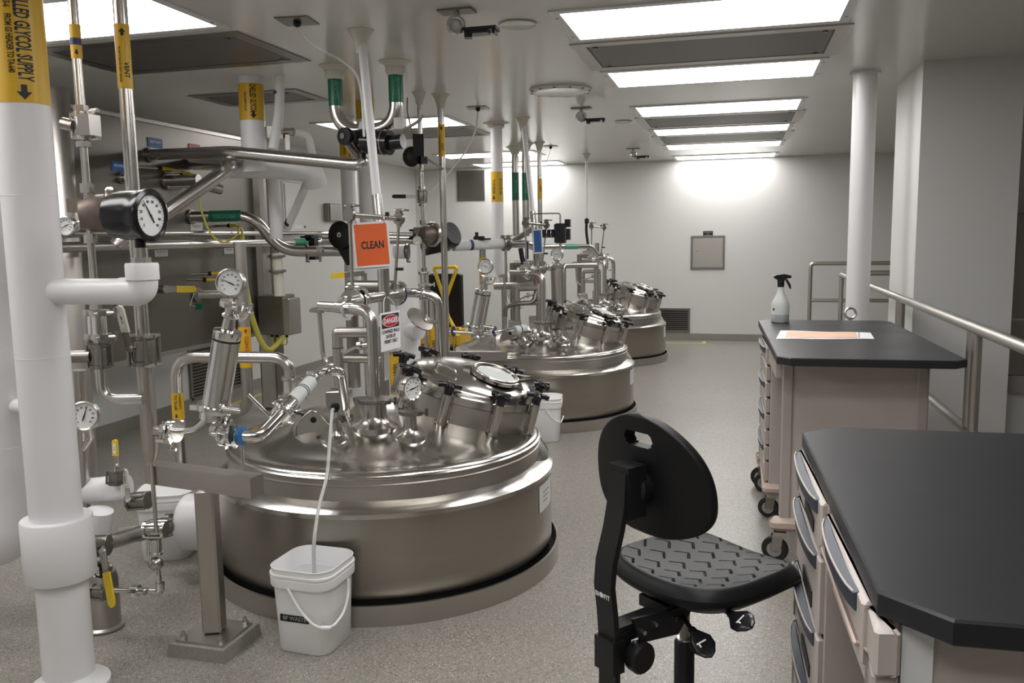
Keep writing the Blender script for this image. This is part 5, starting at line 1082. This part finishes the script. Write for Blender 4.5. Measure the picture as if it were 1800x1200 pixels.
a, b = W(640, 421, 6.9), W(776, 424, 7.3); t = run('header_pipe', 'stainless cross header passing behind the CLEAN card', [a-V((.35, .1, 0)), a, b], .034)
part(t, 'diaphragm_valve', MB().lathe([(.05, 0), (.05, .012), (.016, .02), (.016, .055), (.05, .06), (.05, .075), (.001, .08)], W(729, 418, 7.12), UP, 20), 'black')
c = W(712, 442, 6.7); part(t, 'white_union', MB().cyl(c-V((.09, 0, 0)), c+V((.01, 0, 0)), .06, n=24), 'white_pvc'); clamps(t, [(c+V((.025, 0, 0)), (1, .2, 0), .055, (0, -.3, -1))])
# tilted black motor and frosted section by the middle tank
c = W(786, 415, 7.05); ax = V((.85, -.30, .35)).normalized(); t = thing('valve_motor', 'tilted black cylindrical valve motor on the cross header', 'actuator', c-UP*.1)
part(t, 'body', MB().lathe([(.06, -.16), (.10, -.14), (.115, .05), (.10, .075), (.001, .08)], c, ax, 36), 'black'); part(t, 'bracket', MB().prism([(-.20, -.16), (.02, -.12), (.08, -.03), (-.08, .06), (-.22, -.06)], c-ax*.02, (1, 0, 0), UP, .09), 'black_gloss')
a, b = W(797, 432, 7.1), W(884, 428, 7.5); t = run('sight_line', 'white frosted horizontal pipe section with blue stripe leading to the middle tank', [a, b], .047, 'white_frost')
dd = (b-a).normalized(); part(t, 'stripe', cap_ring(MB(), a+(b-a)*.33, dd, .0478, .03), 'blue_navy'); part(t, 'pipe', MB().tube([b-dd*.05, W(930, 429, 7.8), W(942, 436, 7.9)], .036, .06), 'steel'); clamps(t, [(b, dd, .045, (0, 0, 1)), (b+dd*.06, dd, .045, (0, 0, 1))])
part(t, 'lever', MB().box(W(842, 418, 7.3), (.10, .03, .03), .3).box(W(838, 414, 7.3), (.03, .03, .06), .3).box(W(853, 420, 7.3), (.10, .025, .015), .3), 'black_gloss')
p = W(848, 450, 7.4); part(t, 'leg', MB().cyl(V((p.x, p.y, zat(p, 545))), V((p.x, p.y, W(848, 432, 7.4).z)), .030), 'steel'); band(t, p, .030, zat(p, 500), zat(p, 452), 'yellow', [('VENT', .03, 0, zat(p, 480), 1)], (zat(p, 460), .025, 1), rr=.002)
p = W(889, 450, 7.5); part(t, 'rod', MB().cyl(V((p.x, p.y, zat(p, 500))), V((p.x, p.y, zat(p, 430))), .013), 'steel')
a, b = W(870, 503, 7.5), W(936, 501, 7.45); t = run('cross_bar', 'horizontal stainless bar crossing left of the middle tank header', [a, b], .034, 'steel_brushed'); p = W(886, 520, 7.5); part(t, 'leg', MB().cyl(V((p.x, p.y, .70)), V((p.x, p.y, a.z)), .024), 'steel_brushed'); part(t, 'box', MB().bbox(W(923, 491, 7.5), (.15, .10, .085), .006), 'steel_dark')
a = W(908, 503, 7.35); part(t, 'leg', MB().cyl(V((a.x, a.y, .75)), a, .030), 'steel_brushed'); part(t, 'swan_neck', MB().tube([W(888, 556, 7.3), W(888, 540, 7.3), W(905, 533, 7.3), W(938, 533, 7.35), W(943, 510, 7.4), W(941, 490, 7.4)], .020, .08), 'steel_dark')
part(t, 'blue_lever', MB().box(W(926, 440, 7.6), (.03, .02, .16)), 'blue_navy', smooth=False); part(t, 'black_hose', MB().tube([W(915, 436, 7.5), W(918, 455, 7.5), W(924, 476, 7.5)], .022, .05), 'black'); part(t, 'diagonal_pipe', MB().tube([W(902, 424, 7.9), W(936, 402, 7.7)], .028), 'steel_dark')
# ------------------------------------------------------------------ white insulated pipe group in front of the left wall
M = WZ(440, 136, H); M.z = 0; t = thing('insulated_riser', 'white insulated riser with yellow band dropping to a horizontal white pipe', 'pipe', M)
zh = zat(M, 292); part(t, 'jacket', MB().tube([V((M.x, M.y, H)), V((M.x, M.y, zh-.04))], .082, .10, n=32), 'white_pvc'); a0, a1 = zat(M, 213), zat(M, 149)
band(t, M, .082, a0, a1, 'yellow', [('CHILLED GLYCOL', .055, .1, (a0+a1)/2+.02, .42), ('FROM GS HEADER TO TA-640', .022, -.5, (a0+a1)/2, .42)], (a0+.035, .045, -1, .1), lab='yellow glycol band', rr=.0016)
e0, e1 = W(400, 293, 5.3), W(548, 299, 5.42)
part(t, 'level_run', MB().tube([e0, V((M.x, M.y+.06, zh)), e1, e1+V((.0, .05, -.10))], .078, .09, n=28), 'white_pvc'); part(t, 'drop', MB().tube([W(480, 298, 5.75), W(486, 420, 5.75)], .046, n=22), 'white_pvc')
part(t, 'drop', MB().tube([W(487, 445, 5.75), W(492, 520, 5.75)], .040, n=22), 'cream')
bq = W(482, 233, 5.3); part(t, 'ball_valve', MB().cyl(W(452, 232, 5.3), W(516, 232, 5.4), .028).box(bq, (.11, .09, .075)).box(W(505, 250, 5.35), (.03, .03, .10), .6), 'steel')
clamps(t, [(W(486, 450, 5.73), UP, .045, (-1, -.5, 0)), (W(487, 476, 5.73), UP, .045, (-1, -.5, 0))], 'steel_dark')
t = thing('white_hose', 'ribbed white hose curving down past the horizontal white pipe', 'hose', W(490, 155, 5.25)); part(t, 'hose', MB().tube([W(491, 125, 5.25), W(492, 190, 5.25), W(480, 262, 5.2)], .032, .2, n=20), 'white_plastic'); part(t, 'print', cap_ring(MB(), W(489, 163, 5.25), (.02, 0, 1), .0325, .02), 'blue_navy')
t = thing('white_hose', 'white hose bending from the valve back to the small wall box', 'hose', W(500, 400, 5.9)); part(t, 'hose', MB().tube([W(516, 232, 5.4), W(540, 235, 5.5), W(553, 290, 5.6), W(532, 340, 5.7), W(505, 400, 5.9)], .030, .10, n=20), 'white_plastic'); part(t, 'cuff', cap_ring(MB(), W(508, 391, 5.87), W(532, 340, 5.7)-W(505, 400, 5.9), .032, .03), 'ink')
# wall boxes
def wallbox(name, lab, u0, v0, u1, v1, m, dep, mark=True):
    a, b = WX(u0, v0, XL+dep), WX(u1, v1, XL+dep); t = thing(name, lab, 'box', (XL+dep/2, (a.y+b.y)/2, min(a.z, b.z))); c = V((XL+dep/2, (a.y+b.y)/2, (a.z+b.z)/2)); ly, lz = b.y-a.y, abs(a.z-b.z)
    part(t, 'body', MB().bbox(c, (dep, ly, lz), .008), m); part(t, 'door', MB().box(c+V((dep/2+.004, 0, 0)), (.008, ly*.9, lz*.92)), m, smooth=False)
    if mark: part(t, 'label_plate', MB().box(c+V((dep/2+.009, ly*.05, -lz*.36)), (.002, ly*.35, lz*.07)), 'paper', smooth=False); part(t, 'lock', MB().cyl(c+V((dep/2+.008, ly*.35, -lz*.36)), c+V((dep/2+.014, ly*.35, -lz*.36)), .014, n=10), 'ink')
wallbox('electrical_box', 'pale grey electrical box on the left wall behind the white hose', 497, 318, 541, 411, 'wall_paint', .16)
wallbox('wall_box', 'small stainless box on the left wall near the white risers', 578, 357, 601, 389, 'steel_panel', .08, False)
# stainless terminal box on the panel end, yellow signal cables
bx = W(492, 552, 6.9); t = thing('terminal_box', 'brown grey stainless terminal box on the panel corner post', 'box', bx-UP*.18)
part(t, 'body', MB().bbox(bx-V((.03, 0, 0)), (.26, .22, .36), .008), 'steel_dark'); part(t, 'door', MB().bbox(bx+V((.13, -.01, -.015)), (.07, .20, .33), .008), 'steel_brushed'); part(t, 'bracket', MB().beam(V((PX, y1+.05, bx.z)), bx-V((.10, 0, 0)), .08, .05), 'steel_dark', smooth=False)
for i in range(4): part(t, 'gland', MB().cyl(bx+V((-.09+.05*i, 0, -.21)), bx+V((-.09+.05*i, 0, -.17)), .014, n=10), 'black')
t = thing('signal_cable', 'thick bundle of yellow signal cable hanging from panel to terminal box', 'cable', W(470, 617, 6.6))
part(t, 'bundle', MB().tube([W(422, 400, 6.5), W(428, 440, 6.5), W(431, 500, 6.5), W(443, 560, 6.5), W(458, 600, 6.55), W(472, 618, 6.6), W(486, 606, 6.7), W(498, 592, 6.8)], .024, .10, n=14), 'yellow_pale')
for i in range(4): part(t, 'strand', MB().tube([W(492, 603, 6.75), bx+V((-.09+.05*i, 0, -.28)), bx+V((-.09+.05*i, 0, -.19))], .007, .03, n=8), 'yellow_pale')
def probe(u0, v0, u1, v1, y, loop, lab):
    a, b = pw(u0, v0), W(u1, v1, y); d = (b-a); t = thing('level_probe', lab, 'probe', a)
    part(t, 'rod', MB().cyl(a-V((.01, 0, 0)), a+d*.62, .012, n=12), 'steel'); part(t, 'boot', MB().cyl(a+d*.60, a+d*.72, .018, n=12), 'black'); part(t, 'plug', MB().cyl(a+d*.70, b, .017, .010, n=12), 'yellow_bright')
    part(t, 'cable', MB().tube([b]+[W(*q, y) for q in loop], .008, .12, n=8), 'yellow_pale')
probe(243, 293, 298, 297, 5.75, [(318, 302), (342, 308), (347, 330), (352, 365), (368, 410), (392, 430), (416, 415), (422, 400)], 'thin level probe with yellow cable drooping in a long loop')
probe(290, 302, 335, 305, 5.85, [(342, 309), (345, 318)], 'short level probe with yellow plug beside the curved stub')
probe(378, 397, 416, 396, 6.4, [(424, 400), (426, 412)], 'level probe with yellow plug beside the process line')
probe(338, 482, 386, 480, 6.1, [(402, 476), (418, 472), (428, 490)], 'upper of two level probes above the yellow lever')
probe(328, 491, 378, 492, 6.0, [(398, 493), (408, 486), (416, 474)], 'lower of two level probes above the yellow lever')
a = pw(272, 508); t = thing('panel_valve', 'panel valve with yellow lever above the small green tag', 'valve', a); ball_valve(t, a+V((.05, 0, 0)), (1, 0, 0), .024, .09, (W(288, 508, 5.35), W(345, 508, 5.7), .05, (0, 0, 1)), 'yellow_bright')
part(t, 'tag', MB().box(W(350, 539, 5.8), (.07, .004, .045)), 'green', smooth=False); part(t, 'tag_wire', MB().tube([W(341, 515, 5.8), W(334, 537, 5.8), W(345, 538, 5.8)], .003), 'ink_white')
a = pw(345, 518); t = run('panel_pipe', 'straight stainless stub pipe behind the filter gauge', [a-V((.005, 0, 0)), W(400, 517, 6.35)], .036); part(t, 'ferrule', MB().lathe([(.036, -.01), (.06, -.01), (.06, .008), (.036, .01)], a+V((.012, 0, 0)), (1, 0, 0), 22), 'steel_dark')
# yellow warning band pipe beside the corner post
p = W(431, 610, 5.0); t = thing('panel_drop', 'vertical stainless drop pipe with yellow ORIGIN band left of terminal box', 'pipe', V((p.x, p.y, 0))); part(t, 'pipe', MB().tube([V((p.x, p.y, zat(p, 425))), V((p.x, p.y, zat(p, 715))), V((p.x-.2, p.y+.05, zat(p, 735)))], .040, .08, n=20), 'steel_brushed')
band(t, p, .040, zat(p, 645), zat(p, 574), 'yellow', [('CLEAN STEAM', .035, .25, zat(p, 612), .75)], (zat(p, 581), .03, 1, .2), rr=.0018, lab='yellow band with red lettering', ink='red')
part(t, 'foot', MB().cyl(V((p.x-.2, p.y+.05, 0)), V((p.x-.2, p.y+.05, zat(p, 735))), .02), 'steel_brushed')
# low valve lever left of the sign and other small bits
a, b = W(640, 480, 5.0), W(582, 485, 4.9); t = thing('lever_valve', 'yellow and grey lever sticking out left below the CLEAN card', 'lever', b); part(t, 'arm', MB().beam(a, a+(b-a)*.6, .05, .03), 'steel_dark', smooth=False); part(t, 'grip', MB().beam(a+(b-a)*.5, b, .045, .034), 'yellow_bright', smooth=False); part(t, 'spindle', MB().cyl(a, V((a.x, a.y, 0)), .018), 'steel')
# insulated stump behind the danger sign
p = W(716, 560, 5.6); t = thing('insulated_stump', 'short wide white insulated pipe behind the danger sign', 'pipe', V((p.x, p.y, 0))); zt2 = zat(p, 515); part(t, 'jacket', MB().cyl(V((p.x, p.y, .02)), V((p.x, p.y, zt2)), .088, n=32), 'white_pvc'); part(t, 'side_branch', MB().tube([V((p.x, p.y-.02, zat(p, 580))), V((p.x+.13, p.y-.12, zat(p, 580)))], .055, n=22), 'white_pvc')
c = W(724, 566, 5.35); part(t, 'end_plate', MB().lathe([(.06, -.01), (.10, -.006), (.10, .006), (.001, .008)], c+V((.06, 0, .02)), (.7, -.2, .7), 32), 'steel')
# ------------------------------------------------------------------ yellow pallet stacker by the far corner
b = WZ(772, 622, 0); t = thing('pallet_stacker', 'yellow and black pallet stacker parked by the far wall corner', 'pallet stacker', b); fy = V((0, 1, 0))
zt3 = zat(b, 482)
part(t, 'mast', MB().bbox(b+V((.05, .18, zt3/2+.05)), (.50, .12, zt3-.1), .02), 'black'); part(t, 'base', MB().bbox(b+V((0, -.05, .24)), (.82, .55, .20), .04), 'yellow'); part(t, 'skirt', MB().bbox(b+V((0, -.02, .10)), (.70, .5, .12), .02), 'black')
part(t, 'deck', MB().bbox(b+V((.10, -.15, .36)), (.62, .20, .06), .02), 'yellow')
hz = zat(b, 469); w_ = .17
part(t, 'tiller', MB().tube([b+V((.13, -.05, .55)), b+V((.13, -.05, .70)), b+V((-w_+.14, -.05, hz)), b+V((w_+.14, -.05, hz)), b+V((.14, -.05, hz-.42)), b+V((.15, -.05, .55)), b+V((.28, -.12, .36))], .026, .05, n=12), 'yellow_bright')
for s_ in (-.32, .32): part(t, 'wheel', MB().lathe([(.03, -.03), (.06, -.03), (.06, .03), (.03, .03)], b+V((s_, -.22, .06)), (1, 0, 0), 20), 'black_rubber')
part(t, 'data_plate', MB().box(b+V((-.28, .10, .75)), (.07, .01, .16)), 'paper', smooth=False)
# ------------------------------------------------------------------ handrails beyond the tables
rx = 1.05; zu, zl = 1.158, .672
t = thing('handrail', 'long stainless handrail running beside both black topped tables', 'handrail', (rx, 5, 0))
part(t, 'top_rail', MB().tube([V((rx, 1.4, zu)), V((rx, 9.3, zu))], .026, n=20), 'steel_brushed'); part(t, 'mid_rail', MB().tube([V((rx, 1.4, zl)), V((rx, 6.0, zl))], .024, n=20), 'steel_brushed')
for y in (2.1, 4.18, 6.0):
    part(t, 'post', MB().cyl(V((rx, y, 0)), V((rx, y, zu)), .022, n=18), 'steel_brushed'); part(t, 'post', MB().cyl(V((rx, y+.09, 0)), V((rx, y+.09, zu)), .022, n=18), 'steel_brushed')
part(t, 'end_bend', MB().tube([V((rx, 9.25, zu)), V((rx, 9.34, zu)), V((rx, 9.34, zu-.10))], .026, .03, n=16), 'steel_brushed'); part(t, 'end_post', MB().cyl(V((rx, 9.34, 0)), V((rx, 9.34, zu-.08)), .022, n=16), 'steel_brushed')
a = W(1425, 463, 11.6); t = thing('handrail', 'short stainless handrail with turned corner near the far wall', 'handrail', (a.x, 11.6, 0))
part(t, 'top_rail', MB().tube([V((a.x, 11.6, 0)), V((a.x, 11.6, 1.196)), V((3.2, 11.6, 1.196))], .026, .05, n=18), 'steel_brushed'); part(t, 'mid_rail', MB().tube([V((a.x, 11.6, .72)), V((3.2, 11.6, .72))], .024, n=16), 'steel_brushed'); part(t, 'post', MB().cyl(V((2.2, 11.6, 0)), V((2.2, 11.6, 1.19)), .022), 'steel_brushed')
b = W(1520, 480, 10.2); solo('handrail', 'single level stainless rail between column and wall pier', 'handrail', MB().tube([V((1.25, 10.2, 0)), V((1.25, 10.2, b.z)), V((3.0, 10.2, b.z)), V((3.0, 10.2, 0))], .03, .05, n=16), 'steel_brushed', (1.25, 10.2, 0))
# ring bolt seen over the table edge
p = WZ(1502, 556, TZ)+V((0, .16, 0)); solo('ring_pull', 'small chrome ring standing behind the table edge near the column', 'ring', MB().torus(p+V((0, .05, .0)), (.1, -1, .1), .035, .009, 28, 10).cyl(p+V((0, .05, -.03)), V((p.x, p.y+.05, .03)), .012, n=12).lathe([(.06, 0), (.06, .02), (.012, .03)], (p.x, p.y+.05, 0), n=20), 'chrome', (p.x, p.y+.05, 0))
# stainless cabinet glimpsed past the pier
a = W(1784, 660, 6.3); t = thing('steel_cabinet', 'stainless cabinet half hidden past the wall pier', 'cabinet', (2.05, 6.5, 0)); zc0, zc1 = a.z, zat((1.75, 6.3), 375)
part(t, 'body', MB().bbox((2.05, 6.5, (zc0+zc1)/2), (.60, .40, zc1-zc0), .006), 'steel_dark'); part(t, 'trim_strip', MB().box((2.05, 6.297, zat((1.75, 6.3), 561)), (.60, .006, .012)), 'steel', smooth=False); part(t, 'plinth', MB().box((2.06, 6.52, zc0-.06), (.60, .44, .12)), 'ramp_grey', smooth=False)
part(t, 'stand', MB().box((2.07, 6.55, (zc0-.12)/2), (.56, .36, zc0-.12)), 'wall_paint', smooth=False)
# yellow banded drops seen behind the header frame and the danger sign
for u, v, y, vt, v0, v1, lab in ((762, 600, 5.75, 520, 573, 640, 'stainless drop pipe with long yellow band in front of the pallet stacker'), (694, 650, 5.05, 617, 622, 676, 'stainless drop pipe with yellow band under the danger sign')):
    p = W(u, v, y); t = thing('banded_drop', lab, 'pipe', V((p.x, p.y, 0))); r = .030
    part(t, 'pipe', MB().tube([V((p.x, p.y, .01)), V((p.x, p.y, zat(p, vt)))], r, n=18), 'steel_brushed'); part(t, 'floor_flange', MB().lathe([(.07, 0), (.07, .01), (r, .02)], (p.x, p.y, 0), n=24), 'steel')
    band(t, p, r, zat(p, v1), zat(p, v0), 'yellow', [('VENT', .034, 0, (zat(p, v0)+zat(p, v1))/2, 1)], (zat(p, v1)+.035, .03, -1, 0), rr=.0018, lab='yellow band')
